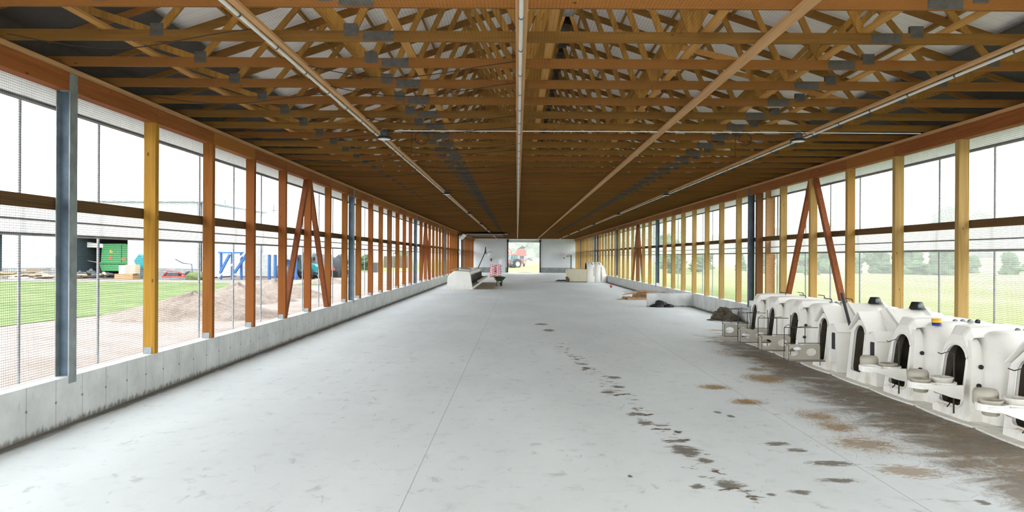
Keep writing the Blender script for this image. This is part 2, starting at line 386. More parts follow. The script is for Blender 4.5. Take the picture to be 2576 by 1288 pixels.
CX = (XL + XR) / 2
HALF = (XR - XL) / 2 + .35
SL = 1 / 3.0
def top_z(x): return HC + .42 + (HALF - abs(x - CX)) * SL        # top edge of the top chord
rf = MB(); OV = 1.0
for sgn in (-1, 1):
    xe = CX + sgn * (HALF + OV); xr = CX + sgn * .16
    ze, zr = top_z(CX + sgn * HALF) - OV * SL + .05, top_z(xr) + .05
    rf.add([(xe, Y0, ze), (xe, YB + .6, ze), (xr, YB + .6, zr), (xr, Y0, zr),
            (xe, Y0, ze + .03), (xe, YB + .6, ze + .03), (xr, YB + .6, zr + .03), (xr, Y0, zr + .03)],
           [(0, 1, 2, 3), (7, 6, 5, 4), (0, 4, 5, 1), (3, 2, 6, 7), (0, 3, 7, 4), (1, 5, 6, 2)])
    rf.rng(CX - .2, CX + .2, Y0, 15.4, zr - .02, zr + .02).rng(CX - .2, CX + .2, 16.6, YB, zr - .02, zr + .02)
    rf.rng(xe - .02, xe + .02, Y0, YB + .6, ze - .18, ze + .05)
ceil = struct(rf.build('ceiling', 'roof'), 'pale ribbed roof sheets above the trusses')
MB().bar((CX - .22, (Y0 + YB) / 2 - 59, top_z(CX) + .22), (CX - .22, YB, top_z(CX) + .22), .5, .02, (0.3, 0, 1)).build('ridge_cap', 'roof', ceil)
ev = MB()
for sgn, xi in ((-1, XL), (1, XR)):
    xe = CX + sgn * (HALF + OV); ze = top_z(CX + sgn * HALF) - OV * SL
    ev.rng(xi + sgn * .23, xi + sgn * .25, Y0, YB, HC - .1, HC + .62)
    ev.bar((xi + sgn * .24, (Y0 + YB) / 2 - 59, ze - .15), (xi + sgn * .24, YB, ze - .15), .01, .01)
    ev.rng(min(xi + sgn * .25, xe), max(xi + sgn * .25, xe), Y0, YB, ze - .17, ze - .15)
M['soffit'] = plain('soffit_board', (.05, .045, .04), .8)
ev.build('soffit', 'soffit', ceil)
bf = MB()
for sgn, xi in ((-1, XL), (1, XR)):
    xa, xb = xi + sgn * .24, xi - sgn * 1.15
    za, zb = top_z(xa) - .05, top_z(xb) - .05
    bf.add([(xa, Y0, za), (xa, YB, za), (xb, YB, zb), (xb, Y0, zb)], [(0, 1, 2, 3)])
bf.build('eave_shade_sheet', 'soffit', ceil)  # added dark sheet, stands for the shade under the roof at the eaves
# purlins under the sheets
pm = MB().rng(-.019, .019, Y0, YB, -.09, 0).build('purlin', 'web')
first = True
for sgn in (-1, 1):
    for j in range(9):
        x = CX + sgn * (.35 + j * .9)
        o = pm if first else pm.copy()
        if not first: COL.objects.link(o)
        first = False
        o.location = (x, 0, top_z(x) + .045); o.rotation_euler.y = sgn * math.atan(SL)
        tag(o, 'long roof purlin lying across the truss tops under the pale sheets', 'purlin', 'purlins under the roof sheets')

# ------------------------------------------------------------------ roof trusses
CT, CD = .040, .135
def chord_bar(mb, x0, z0, x1, z1, d, t=CT):
    return mb.bar((x0, 0, z0), (x1, 0, z1), t, d)
def truss_parts():
    P = []
    P.append(('bottom_chord', 'chord', MB().rng(CX - HALF, CX + HALF, -CT / 2, CT / 2, 0, CD)))
    for sgn in (-1, 1):
        m = MB(); xa, xb = CX + sgn * (HALF + .1), CX
        chord_bar(m, xa, top_z(xa) - HC - .07, xb, top_z(xb) - HC - .07, CD)
        P.append(('top_chord', 'chord', m))
        b = [5.64, 3.2, 1.05]; tt = [7.05, 4.45, 2.15, 0]
        seq = [(tt[0], b[0]), (tt[1], b[0]), (tt[1], b[1]), (tt[2], b[1]), (tt[2], b[2]), (tt[3], b[2])]
        for (t, q) in seq:
            m = MB(); xa = CX + sgn * (t + (.06 if t else .05)); xb = CX + sgn * q
            chord_bar(m, xb, .10, xa, top_z(xa) - HC - .12, .09, .038)
            P.append(('web', 'web', m))
        for q, w, h in ((5.64, .17, .16), (3.2, .16, .15))[:1 if sgn > 0 else 2]:
            P.append(('joint_plate', 'plate', MB().box((CX + sgn * q, 0, .135), (w, CT + .008, h))))
    for x in (-1.75, 4.6): P.append(('splice_plate', 'plate', MB().box((x, 0, .068), (.38, CT + .008, .12))))
    for x in (-2.1, 4.98): P.append(('joint_plate', 'plate', MB().box((x, 0, .15), (.17, CT + .008, .15))))
    P.append(('ridge_plate', 'plate', MB().box((CX, 0, top_z(CX) - HC - .16), (.3, CT + .008, .2))))
    return P
TP = 1.232; TY0 = 7.73; NT_ = 82
meshes = []
root0 = empty('roof_truss', (0, TY0, HC))
for nme, mt, mb in truss_parts(): mb.build(nme, mt, root0)
full = MB(); order = ['chord', 'web', 'plate']
for nme, mt, mb in truss_parts():
    full.cur = order.index(mt); full.add(mb.v, mb.f)
far0 = None
for i in range(NT_):
    y = TY0 + TP * i
    if y > YB - .3: break
    if i < 14:
        o = root0 if i == 0 else copy_tree(root0)
        tag(o, 'timber roof truss, the %s from the camera, spanning the whole barn' % ORD[i], 'roof truss', 'timber roof trusses')
    else:
        if far0 is None: far0 = full.build('roof_truss', order); o = far0
        else: o = far0.copy(); COL.objects.link(o)
        g = 'past the first ceiling lamps' if i < 40 else 'in the far half of the ceiling'
        tag(o, 'timber roof truss close among its neighbours ' + g, 'roof truss', 'timber roof trusses ' + g)
    o.location = (0, y, HC)
# lateral boards lying over the bottom chords
for n_, x in enumerate((-5.15, -3.3, -1.5, .42, 2.36, 4.33, 5.33)):
    z = HC + CD
    a = MB().rng(x - .055, x + .055, Y0 + 8, YB - .2, z + .001, z + .039).build('lateral_brace', 'lateral')
    tag(a, 'pale bracing board running lengthwise over the truss chords, %s from the left wall' % ORD[n_], 'board', 'bracing boards over the truss chords')
rg = random.Random(3)
for i in range(26):                            # slanting braces between trusses
    y = 8 + i * 2.6; x = rg.choice((-4.2, -.6, 2.9, 5.9)) + rg.uniform(-.5, .5); s_ = -1 if x > 3 else 1 if x < -3 else rg.choice((-1, 1))
    a = MB().bar((x, y, HC + .22), (x + s_ * 1.6, y + 1.9, HC + 1.25), .038, .09).build('diagonal_brace', 'lateral')
    tag(a, 'pale slanting brace nailed among the truss webs', 'board', 'slanting braces among the trusses')

# boards, conduits along the ceiling
def ceil_board(x, w, label, y0=2.0):
    return tag(MB().rng(x - w / 2, x + w / 2, y0, YB - .2, HC - .042, HC - .002).build('ceiling_batten', 'batten'), label, 'board', 'boards under the ceiling')
ceil_board(.035, .135, 'pale board down the middle of the ceiling carrying the white conduit')
ceil_board(3.03, .15, 'bare pale board under the ceiling, without any conduit')
ceil_board(-2.98, .075, 'narrow board under the ceiling beside the left lamp conduit')
ceil_board(6.17, .075, 'narrow board under the ceiling beside the right lamp conduit')
def conduit(x, z, r, label, y0=2.0):
    o = empty('conduit', (0, 0, 0)); tag(o, label, 'conduit', 'conduits under the ceiling')
    MB().tube([(x, y, z) for y in (y0, 40, YB - .3)], r, 10).build('pipe', 'conduit', o)
    c0 = MB().tube([(x, 0, z), (x, .03, z)], r + .006, 10).build('pipe_clip', 'galv_dark', o); c0.location.y = 5
    for y in range(5, 40):
        c = c0.copy(); COL.objects.link(c); c.parent = o; c.location.y = y * 1.232 + .4
    return o
conduit(.03, HC - .068, .024, 'white conduit on the middle ceiling board')
conduit(-3.06, HC - .055, .024, 'white conduit on the left feeding the left row of lamps')
conduit(6.28, HC - .055, .022, 'grey white conduit on the right feeding the right row of lamps')
tag(MB().tube([(-2.6, 15.1, HC - .04), (2.0, 15.1, HC - .03), (8.5, 15.1, HC - .04)], .012, 8).build('cross_conduit', 'conduit'),
    'thin conduit crossing the ceiling from lamp row to lamp row', 'conduit')
for x, w in ((-2.05, .13), (4.85, .12)):
    m = MB()
    for j in range(3): m.tube([(x + (w + .012 * j) * math.cos(t), 15.25 + .01 * j, HC - .16 + (w + .008 * j) * math.sin(t)) for t in [q * math.pi / 10 for q in range(20)]],   .004, 6, closed=True)
    m.tube([(x - .2, 15.25, HC - .03), (x - .22, 15.25, HC - .35), (x - .21, 15.25, HC - .5)], .007, 6)
    tag(m.build('cable_coil', 'cord'), 'loose black cable coil hanging from the ceiling near the %s lamp' % ('left' if x < 0 else 'right'), 'cable')

def make_lamp():
    o = empty('high_bay_lamp')
    MB().lathe([(.02, .0), (.15, .0), (.165, -.012), (.165, -.045), (.15, -.05), (.13, -.045)], (0, 0, -.14), 28).build('housing', 'black', o)
    MB().lathe([(.0, -.046), (.13, -.046), (.12, -.052), (.0, -.055)], (0, 0, -.141), 28).build('lens', 'lens', o)
    MB().lathe([(.05, 0), (.085, -.02), (.085, -.10), (.06, -.14)], (0, 0, -.01), 16).build('driver', 'darkgrey', o)
    MB().tube([(.07, 0, -.04), (.14, .0, .0), (.16, 0, -.07), (.1, 0, -.1), (.05, 0, -.06)], .008, 6).build('cable', 'black', o)
    MB().tube([(-.05, 0, 0), (-.03, 0, .04), (.03, 0, .04), (.05, 0, 0)], .008, 6).build('hook', 'galv', o)
    return o
lp = make_lamp(); first = True
LY = [15.0, 28.3, 41.6, 54.9, 68.2, 81.5, 94.8]
for side, x in (('left', -2.80), ('right', 5.88)):
    for i, y in enumerate(LY):
        o = lp if first else copy_tree(lp); first = False
        o.location = (x, y, HC - .05)
        tag(o, 'round black ceiling lamp, the %s from the camera in the %s lamp row' % (ORD[i], side), 'lamp', 'round ceiling lamps')

# bird netting and sagging cords
tag(MB().add([(XL + .1, 2, HC - .006), (XR - .1, 2, HC - .006), (XR - .1, YB - .2, HC - .006), (XL + .1, YB - .2, HC - .006)], [(0, 1, 2, 3)]).build('ceiling_netting', 'net_top'),
    'fine dark bird netting stretched under the truss chords', 'netting')
rg = random.Random(5)
for i in range(34):
    y = 8.6 + i * 1.232 * 1.0 + rg.uniform(-.3, .3)
    x0, x1 = (-3.0, .0) if i % 3 else (-6.2, -3.1)
    sg = rg.uniform(.05, .13)
    pts = [(x0 + (x1 - x0) * t / 10, y + .25 * math.sin(t * .5), HC - .012 - sg * 4 * (t / 10) * (1 - t / 10)) for t in range(11)]
    tag(MB().tube(pts, .007, 5).build('netting_cord', 'cord'), 'dark seam cord of the netting sagging below the ceiling, left of the middle board', 'cord', 'sagging netting cords')

# ------------------------------------------------------------------ side walls: posts, headers, rails, nets, curtains
HB = EYE + 2.36        # underside of the header
def make_post(mat):
    o = empty('wooden_post')
    MB().rng(-.205, 0, -.065, .065, KH + .004, HB).build('timber', mat, o)
    b = MB().rng(-.19, -.05, -.076, -.067, KH + .004, KH + .12).rng(-.19, -.05, -.09, -.067, KH, KH + .008)
    b.build('foot_bracket', 'galv', o); 
    return o
def make_post_far(mat):
    m = MB(); m.rng(-.205, 0, -.065, .065, KH + .004, HB); m.cur = 1
    m.rng(-.19, -.05, -.076, -.067, KH + .004, KH + .12); return m.build('wooden_post', [mat, 'galv'])
def make_steel(mat):
    o = empty('steel_column')
    m = MB().rng(-.012, .006, -.088, .088, KH - .10, HC - .06).rng(-.2, -.188, -.088, .088, KH, HC - .06)
    m.build('flange', mat, o); MB().rng(-.19, -.01, -.005, .005, KH, HC - .06).build('web_plate', 'galv_dark', o)  # web coloured darker than the flanges, mostly to stand for shade
    MB().rng(-.19, -.012, .008, .086, KH, KH + .16).build('grout', 'kerb', o)
    MB().rng(-.12, -.0, -.13, .13, HB - .012, HB - .002).build('seat_plate', 'galv', o)
    return o
GZ_ = -.12
LPOST = [12.78 + 2.4 * i for i in range(40)]; LSTEEL = [10.42, 28.35, 46.2, 64.0, 88.0, 100.0]
RPOST = [14.12 + 2.38 * i for i in range(40)]; RSTEEL = [26.95, 44.95, 62.9, 80.9, 98.9]
LPOST = [5.6, 8.0] + LPOST; RPOST = [6.98, 9.36, 11.74] + RPOST
DARK = {'left': [36.78], 'right': [26.02, 52.2, 78.4]}
def side_frame(sd, xi, sgn, posts, steels, mats):
    base = {}
    seen = 0
    for i, y in enumerate(posts):
        if y > YB - .4 or any(abs(y - s_) < .55 for s_ in steels): continue
        if sd == 'left' and 77.9 < y < 83.1: continue
        dark = any(abs(y - d) < .4 for d in DARK[sd])
        if sd == 'left' and y > 30 and not dark and y < 12: continue
        if y < (11.5 if sd == 'left' else 13): continue
        seen += 1
        near = seen <= 12
        if dark:
            o = empty('wooden_post')
            MB().rng(-.22, .0, -.10, .10, KH + .004, HB).build('timber', 'post_dark', o)
            lab = 'thick dark brown timber post on the %s wall, the %s' % (sd, 'only one' if sd == 'left' else ['nearer one', 'middle one', 'farthest one'][[j for j, d in enumerate(DARK[sd]) if abs(d - y) < .4][0]])
            tag(o, lab, 'post')
        else:
            mt = mats[0] if (sd == 'right' or i != 2) else mats[1]
            if near:
                o = base.get((mt, 1)); o = copy_tree(o) if o else make_post(mt); base.setdefault((mt, 1), o)
                tag(o, 'squared wooden post on the %s kerb wall, %s wooden post from the camera' % (sd, ORD[seen - 1]), 'post', 'wooden posts of the %s wall' % sd)
            else:
                o = base.get((mt, 0))
                if o: o = o.copy(); COL.objects.link(o)
                else: o = make_post_far(mt)
                base.setdefault((mt, 0), o)
                tag(o, 'squared wooden post in the distant crowded stretch of the %s wall' % sd, 'post', 'distant wooden posts of the %s wall' % sd)
        o.location = (xi, y + .065, 0)
        if sgn > 0: o.rotation_euler.z = math.pi
    st0 = None
    for i, y in enumerate(steels):
        if y > YB: continue
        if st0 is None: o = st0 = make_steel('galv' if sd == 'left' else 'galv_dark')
        else: o = copy_tree(st0)
        o.location = (xi, y, 0)
        if sgn > 0: o.rotation_euler.z = math.pi
        tag(o, '%s steel column in the %s wall, the %s from the camera' % ('pale grey' if sd == 'left' else 'dark blue grey', sd, ORD[i]), 'column', 'steel columns of the %s wall' % sd)
    # header boards, one a bay
    ys = [y for y in posts if y < YB]
    edges = sorted(set([1.0] + [round(y + .065, 3) for y in ys if not any(abs(y - s_) < .55 for s_ in steels)] + [round(s_, 3) for s_ in steels if s_ < YB] + [YB - .02]))
    nb = 0; hb = {}
    for a, b in zip(edges[:-1], edges[1:]):
        if b - a < .3: continue
        g0 = .10 if any(abs(a - s_) < .01 for s_ in steels) else .003
        g1 = .10 if any(abs(b - s_) < .01 for s_ in steels) else .003
        L = (b - g1) - (a + g0); key = round(L, 2)
        if key in hb: o = hb[key].copy(); COL.objects.link(o)
        else: o = hb[key] = MB().rng(-.05, 0, 0, L, HB, HC - .062).rng(-.19, -.05, 0, L, HB + .0, HB + .04).build('header_board', 'header')
        o.location = (xi - (sgn * .0), a + g0, 0)
        if sgn > 0: o.location = (xi, b - g1, 0); o.rotation_euler.z = math.pi
        nb += 1
        if b < 6: lab = 'reddish header board at the near end of the %s wall' % sd
        if nb <= 14: lab = 'reddish header board above the %s wall openings, the %s from the camera' % (sd, ORD[nb - 1])
        else: lab = 'reddish timber header board above the distant openings of the %s wall' % sd
        tag(o, lab, 'beam', 'header boards of the %s wall' % sd)
    x0, x1 = sorted((xi + sgn * .02, xi - sgn * .07))
    tag(MB().rng(x0, x1, 1, YB - .05, HC - .055, HC - .008).build('net_batten', 'batten'), 'narrow orange batten along the top of the %s wall under the trusses' % sd, 'batten')
    # rail, net, curtains
    rt, rb, p1, p2 = (.82, .64, .49, .28) if sd == 'left' else (.765, .605, .385, .17)
    xo = xi + sgn * .215
    tag(MB().add([(xo, 1, KH + .004), (xo, YB - .05, KH + .004), (xo, YB - .05, HC - .1), (xo, 1, HC - .1)], [(0, 1, 2, 3)]).build('side_netting', 'net_side'), 'dark bird netting closing the openings of the %s wall' % sd, 'netting')
    x0, x1 = sorted((xo + sgn * .012, xo + sgn * .052))
    def gaps(m, f):
        if sd == 'left': f(1, 77.9); f(83.1, YB - .05)
        else: f(1, YB - .05)
        return m
    m = MB(); gaps(m, lambda a, b: m.rng(x0, x1, a, b, EYE + rb, EYE + rt))
    tag(m.build('side_rail', 'rail'), 'dark brown plank rail running mid height outside the %s wall posts' % sd, 'rail')
    xc = xo + sgn * .26
    def wavy(z0, z1, nm, lab, amp=.012):
        m = MB(); n = 260; rows = []
        for z, w in ((z0, 1), ((z0 + z1) / 2, .6), (z1, .2)):
            rows.append([(xc + amp * w * math.sin(j * 1.7 + z) * sgn, 1 + (YB - 1) * j / n, z) for j in range(n + 1)])
        m.loft(rows); return tag(m.build(nm, 'curtain'), lab, 'curtain')
    wavy(EYE + 2.21, HC - .02, 'upper_curtain', 'white rolled up curtain hanging above the openings of the %s wall' % sd)
    wavy(EYE + p2, EYE + (rb + .02), 'lower_curtain', 'white lowered curtain band at mid height outside the %s wall' % sd)
    for zz, r_, lb in ((2.185, .035, 'curtain roller pipe high'), (p1, .016, 'thin curtain pipe at mid height'), (p2, .024, 'thicker curtain bottom pipe at mid height')):
        xx = xc + sgn * (.0 if r_ > .03 else -.03)
        tag(MB().tube([(xx, 1, EYE + zz), (xx, 50, EYE + zz), (xx, YB, EYE + zz)], r_, 8).build('curtain_pipe', 'pipe'), 'grey %s outside the %s wall' % (lb, sd), 'pipe')
    pr = MB().tube([(0, 0, -.05), (0, 0, EYE + 2.25)], .022, 8).build('curtain_guide_pipe', 'pipe'); fst = True
    y, stp, cnt = (10.06, 1.9, 0) if sd == 'left' else (13.85, 1.815, 0)
    while y < YB - 1:
        o = pr if fst else pr.copy()
        if not fst: COL.objects.link(o)
        fst = False; cnt += 1
        o.location = (xc + sgn * .06, y, 0)
        nr = cnt <= 10
        tag(o, ('thin upright grey pipe outside the %s wall, %s from the camera' % (sd, ORD[cnt - 1])) if nr else 'thin upright grey pipe outside the distant part of the %s wall' % sd, 'pipe', ('near' if nr else 'distant') + ' upright curtain pipes of the %s wall' % sd)
        y += stp
side_frame('left', XL, -1, LPOST, LSTEEL, ['post', 'post_gold'])
side_frame('right', XR, 1, RPOST, RSTEEL, ['post_yellow', 'post_yellow'])
j_ = empty('doorway_frame', (0, 0, 0)); tag(j_, 'tan panel and brown timber upright just outside the dark post, right wall', 'door frame')
MB().rng(XR + .30, XR + .62, 25.9, 26.0, KH, HB + .1).build('tan_panel', 'batten', j_)
MB().rng(XR + .64, XR + .68, 25.7, 25.78, KH, HB + .1).build('white_edge', 'white_wall', j_)
MB().rng(XR + .72, XR + .88, 25.6, 25.75, GZ_, HB + .1).build('upright', 'brace', j_)
def vbrace(sd, xi, sgn, y0, dy, matn, lab):
    for d in (-1, 1):
        x = xi + sgn * .085
        a = (x, y0 + d * .145, HB - .03); b = (x, y0 + d * (dy - .16), KH + .02)
        tag(MB().bar(a, b, .15, .14, (1, 0, 0)).build('diagonal_strut', matn), '%s slanting strut, the %s leg of the %s' % ('reddish' if sd == 'right' else 'orange', 'near' if d < 0 else 'far', lab), 'strut')
vbrace('left', XL, -1, LPOST[6], 2.4, 'brace', 'inverted V nearest in the left wall')
vbrace('left', XL, -1, LPOST[18], 2.4, 'brace', 'distant inverted V in the left wall')
vbrace('right', XR, 1, RPOST[6], 2.38, 'brace', 'inverted V behind the calf hutches')
vbrace('right', XR, 1, RPOST[19], 2.38, 'brace', 'distant inverted V in the right wall')

# ------------------------------------------------------------------ calf hutches
def contour(hw, h, p=5.0, q=2.6, n=48, z0=0.0, flare=.05):
    pts = []
    for i in range(n + 1):
        t = math.pi * i / n; c, s_ = math.cos(t), math.sin(t)
        v = math.copysign(abs(c) ** (2 / p), c) * hw; w = abs(s_) ** (2 / q) * h
        pts.append((v * (1 + flare * (1 - w / h)), z0 + w))
    return pts
def ray_fit(poly, c, angs):
    out = []
    for a in angs:
        d = (math.cos(a), math.sin(a)); best = None
        for i in range(len(poly)):
            (x1, y1), (x2, y2) = poly[i], poly[(i + 1) % len(poly)]
            ex, ey = x2 - x1, y2 - y1; den = d[0] * ey - d[1] * ex
            if abs(den) < 1e-9: continue
            t = ((x1 - c[0]) * ey - (y1 - c[1]) * ex) / den; u = ((x1 - c[0]) * d[1] - (y1 - c[1]) * d[0]) / den
            if t > 0 and -1e-6 <= u <= 1 + 1e-6 and (best is None or t > best): best = t
        out.append((c[0] + d[0] * best, c[1] + d[1] * best))
    return out
def door_poly(hw, z0, z1):
    arc = [(hw * math.cos(math.pi * i / 14), z1 - hw + hw * math.sin(math.pi * i / 14)) for i in range(15)]
    return arc + [(-hw, z0 + .05), (-hw + .05, z0), (hw - .05, z0), (hw, z0 + .05)]
def front_wall(outer, door, u0, lean, thick=.04):
    c = (0, .66); A = [2 * math.pi * i / 72 + .01 for i in range(72)]
    o_, d_ = ray_fit(outer, c, A), ray_fit(door, c, A)
    P = lambda q, du=0: (u0 + lean * q[1] + du, q[0], q[1])
    m = MB(); m.loft([[P(q) for q in o_], [P(q) for q in d_], [P(q, thick) for q in d_]], smooth=False, closed=True)
    rim = [P(q, -.012) for q in d_]
    return m, rim
def flange(hw, L):
    pts = [(-.02, -hw)] + [(-.02 - .05 * math.sin(math.pi * i / 10), -hw + 2 * hw * i / 10) for i in range(1, 10)] + [(-.02, hw), (L, hw), (L, -hw)]
    return MB().prism(pts, .0, .028)
def round_hutch(plain_=False):
    o = empty('calf_hutch')
    S_ = [(.08, .40, 1.24, .13, 5, 2.6), (.22, .42, 1.26, .11, 5, 2.6), (.25, .43, 1.24, .10, 5, 2.6), (.27, .43, 1.18, .10, 5, 2.6), (.31, .44, 1.17, .10, 5, 2.6), (.325, .56, 1.24, .09, 6, 3.4),
          (.36, .63, 1.30, .08, 7, 3.8), (.43, .665, 1.34, .07, 7, 4), (.53, .675, 1.36, .06, 7, 4), (1.02, .675, 1.37, .02, 7, 4), (1.05, .645, 1.35, .02, 7, 4), (1.11, .645, 1.35, .01, 7, 4), (1.14, .675, 1.36, 0, 7, 4),
          (1.55, .67, 1.31, 0, 7, 4), (1.85, .65, 1.22, -.03, 6, 3.4), (2.03, .60, 1.08, -.07, 5, 3), (2.08, .50, .90, -.08, 5, 3)]
    secs = [[(u + ln * w, v, w) for v, w in contour(hw, h, p, q)] for u, hw, h, ln, p, q in S_]
    MB().loft(secs, cap1=True).build('body', 'hutch', o)
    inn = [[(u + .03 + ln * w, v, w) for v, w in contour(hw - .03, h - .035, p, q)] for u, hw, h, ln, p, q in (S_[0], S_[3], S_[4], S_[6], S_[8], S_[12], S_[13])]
    MB().loft(inn, cap1=True).build('shade_lining', 'hutch_in', o)  # added shell whose dark colour gives the interior its shade
    nose = contour(.40, 1.24) ; nose = [(v, w) for v, w in nose] 
    m, rim = front_wall(nose, door_poly(.275, .20, 1.13), .08, .13)
    m.build('front_panel', 'hutch', o)
    MB().tube(rim, .019, 8, closed=True).build('door_rim', 'hutch', o)
    # raised band along the crown
    bs = []
    for u, hw, h in ((.21, .16, 1.27), (.30, .19, 1.41), (.60, .21, 1.43), (1.1, .21, 1.425), (1.55, .20, 1.36), (1.9, .18, 1.22), (2.0, .15, 1.12)):
        bs.append([(u, -hw - .07, h - .16), (u, -hw, h - .02), (u, -hw + .04, h), (u, hw - .04, h), (u, hw, h - .02), (u, hw + .07, h - .16)])
    MB().loft(bs, smooth=False, cap0=True).build('crown_band', 'hutch', o)
    flange(.70, 2.12).build('base_flange', 'hutch', o)
    if not plain_:
        for w in (.84, .56):
            MB().lathe([(.0, -.01), (.034, -.01), (.034, .012), (0, .012)], (.19 + .11 * w, -.43 - .012, w), 16, 'y').build('dark_hole', 'black', o)
        for i in range(4):
            h = MB().lathe([(0, -.012), (.042, -.012), (.042, .01), (0, .01)], (.98 + i * .13, -.232, 1.36), 16, 'y'); h.build('vent_hole', 'black' if i == 3 else 'galv', o)
    return o
def gable(hw, ez, az, flare=.03):
    return [(hw * (1 + flare), 0), (hw, ez), (hw * .5, (ez + az) / 2), (0, az), (-hw * .5, (ez + az) / 2), (-hw, ez), (-hw * (1 + flare), 0)]
def gable_hutch():
    o = empty('calf_hutch')
    S_ = [(.10, .36, 1.0, 1.33, .10), (.46, .38, 1.0, 1.36, .08), (.47, .50, .96, 1.36, .06), (.52, .63, .98, 1.42, .05), (.60, .66, 1.0, 1.45, .04), (1.3, .66, 1.0, 1.46, 0), (1.85, .63, .94, 1.36, -.02), (2.05, .58, .85, 1.2, -.06)]
    MB().loft([[(u + ln * w, v, w) for v, w in gable(hw, e, a)] for u, hw, e, a, ln in S_], smooth=False, cap1=True).build('body', 'hutch', o)
    MB().loft([[(u + .03 + ln * w, v * .95, w * .97) for v, w in gable(hw, e, a)] for u, hw, e, a, ln in S_[:7]], smooth=False, cap1=True).build('shade_lining', 'hutch_in', o)
    g = gable(.36, 1.0, 1.33); m, rim = front_wall(g, door_poly(.215, .20, 1.13), .10, .10)
    m.build('front_panel', 'hutch', o)
    MB().tube(rim, .012, 6, closed=True).build('door_rim', 'hutch', o)
    pf = MB()                                     # projecting little roof over the door
    for sg in (-1, 1): pf.bar((.37, 0, 1.385), (.37, sg * .385, 1.02), .46, .022, (1, 0, 0) if False else (0, 0, 1))
    pf.build('porch_roof', 'hutch', o)
    w = MB()                                      # window bay beside the door
    w.prism([(-.34, 0), (-.655, 0), (-.63, .86), (-.68, .88), (-.50, 1.06), (-.34, .94)], .18, .56, 'x'); w.build('window_bay', 'hutch', o)
    MB().prism([(-.565, .50), (-.435, .50), (-.435, .82), (-.45, .85), (-.565, .85)], .165, .19, 'x').build('dark_window', 'black', o)
    for u in (.75, 1.5):
        for sg in (-1, 1): MB().bar((u, 0, 1.475), (u, sg * .66, 1.03), .07, .03).build('roof_rib', 'hutch', o)
    MB().lathe([(.15, 1.44), (.10, 1.58), (.09, 1.59), (.0, 1.595)], (1.32, 0, 0), 20).build('roof_vent', 'black', o)
    MB().lathe([(0, 0), (.06, 0), (.06, .015), (0, .015)], (1.32, -.135, 1.52), 16, 'y').build('vent_cap', 'galv', o)
    MB().lathe([(0, 0), (.01, 0), (.01, .01), (0, .01)], (.18, 0, 1.24), 8, 'x').build('bolt', 'black', o)
    flange(.74, 2.1).build('base_flange', 'hutch', o)
    return o
def ring_plate(m, x0, x1, y, z0, z1, holes, th=.02, n=24):     # upright panel with oval holes
    xs = [x0] + [(holes[i][0] + holes[i + 1][0]) / 2 for i in range(len(holes) - 1)] + [x1]
    for (cx, cz, rx, rz), a, b in zip(holes, xs[:-1], xs[1:]):
        A = [2 * math.pi * (i + .5) / n for i in range(n)]
        rect = [(a, z0), (b, z0), (b, z1), (a, z1)]
        o_ = ray_fit(rect, (cx, cz), A); i_ = [(cx + rx * math.cos(t), cz + rz * math.sin(t)) for t in A]
        m.loft([[(p[0], y - th, p[1]) for p in o_], [(p[0], y - th, p[1]) for p in i_], [(p[0], y + th, p[1]) for p in i_], [(p[0], y + th, p[1]) for p in o_]], smooth=False, closed=True)
    return m
def wire_gate(o, yg=-.33, L=.76, h1=1.0):
    g = empty('wire_gate'); g.parent = o
    w = MB(); x0, x1 = -.06 - L, -.04
    for a, b in (((x0, .25), (x1, .25)), ((x0, .60), (x1, .60)), ((x0, h1), (x1 - .05, h1)), ((x0, .25), (x0, h1)), ((x1, .12), (x1, h1 + .08)),
                 ((x0 + .25, .60), (x0 + .25, h1)), ((x0 + .45, .60), (x0 + .45, h1))):
        w.tube([(a[0], yg, a[1]), (b[0], yg, b[1])], .008, 6)
    w.tube([(x0, yg - .05, .25), (x0, yg - .25, .25), (x1, yg - .25, .25), (x1, yg - .05, .25)], .008, 6)
    w.tube([(x0, yg, h1), (x0 + .08, yg - .02, h1 + .07), (x0 + .16, yg, h1 + .0), (x1 - .2, yg, h1 + .03)], .007, 6)
    w.tube([(x0, yg - .25, .25), (x0, yg - .25, .58), (x0, yg, .60)], .007, 6)
    w.build('wire_frame', 'wire', g)
    ring_plate(MB(), x0 + .02, x1 - .02, yg - .02, .27, .58, [(x0 + .20, .41, .12, .085), (x1 - .20, .41, .12, .085)]).build('bucket_panel', 'tray', g)
    MB().rng(x0, x1, yg - .25, yg - .03, .24, .262).build('shelf', 'tray', g)
    return g
def bowl_tray(o, yg=-.30, L=.72, z=.60):
    g = empty('bowl_holder'); g.parent = o
    m = MB(); n = 20
    for cx in (-.20, -.52):
        out = [(cx + .185 * math.cos(t), yg + .185 * math.sin(t)) for t in [2 * math.pi * i / n for i in range(n)]]
        inn = [(cx + .15 * math.cos(t), yg + .15 * math.sin(t)) for t in [2 * math.pi * i / n for i in range(n)]]
        m.loft([[(a, b, z - .09) for a, b in out], [(a, b, z) for a, b in out], [(a, b, z) for a, b in inn], [(a, b, z - .09) for a, b in inn]], closed=True, smooth=False)
    m.build('ring_shelf', 'hutch', g)
    b = MB(); b.prism([(-.70, z - .02), (-.02, z - .02), (-.02, z - .24), (-.2, z - .20)], yg - .21, yg - .185, 'y'); b.build('side_bracket', 'hutch', g)
    w = MB(); w.tube([(-.03, yg, .12), (-.03, yg, 1.02)], .012, 8).tube([(-.03, yg, .98), (-.10, yg - .02, 1.06), (-.16, yg + .1, 1.0), (-.02, yg + .4, .98)], .007, 6)
    w.tube([(-.1, yg - .1, z - .1), (-.16, yg - .1, .28), (-.2, yg - .1, .24)], .009, 6); w.build('wire_frame', 'wire', g)
    return g
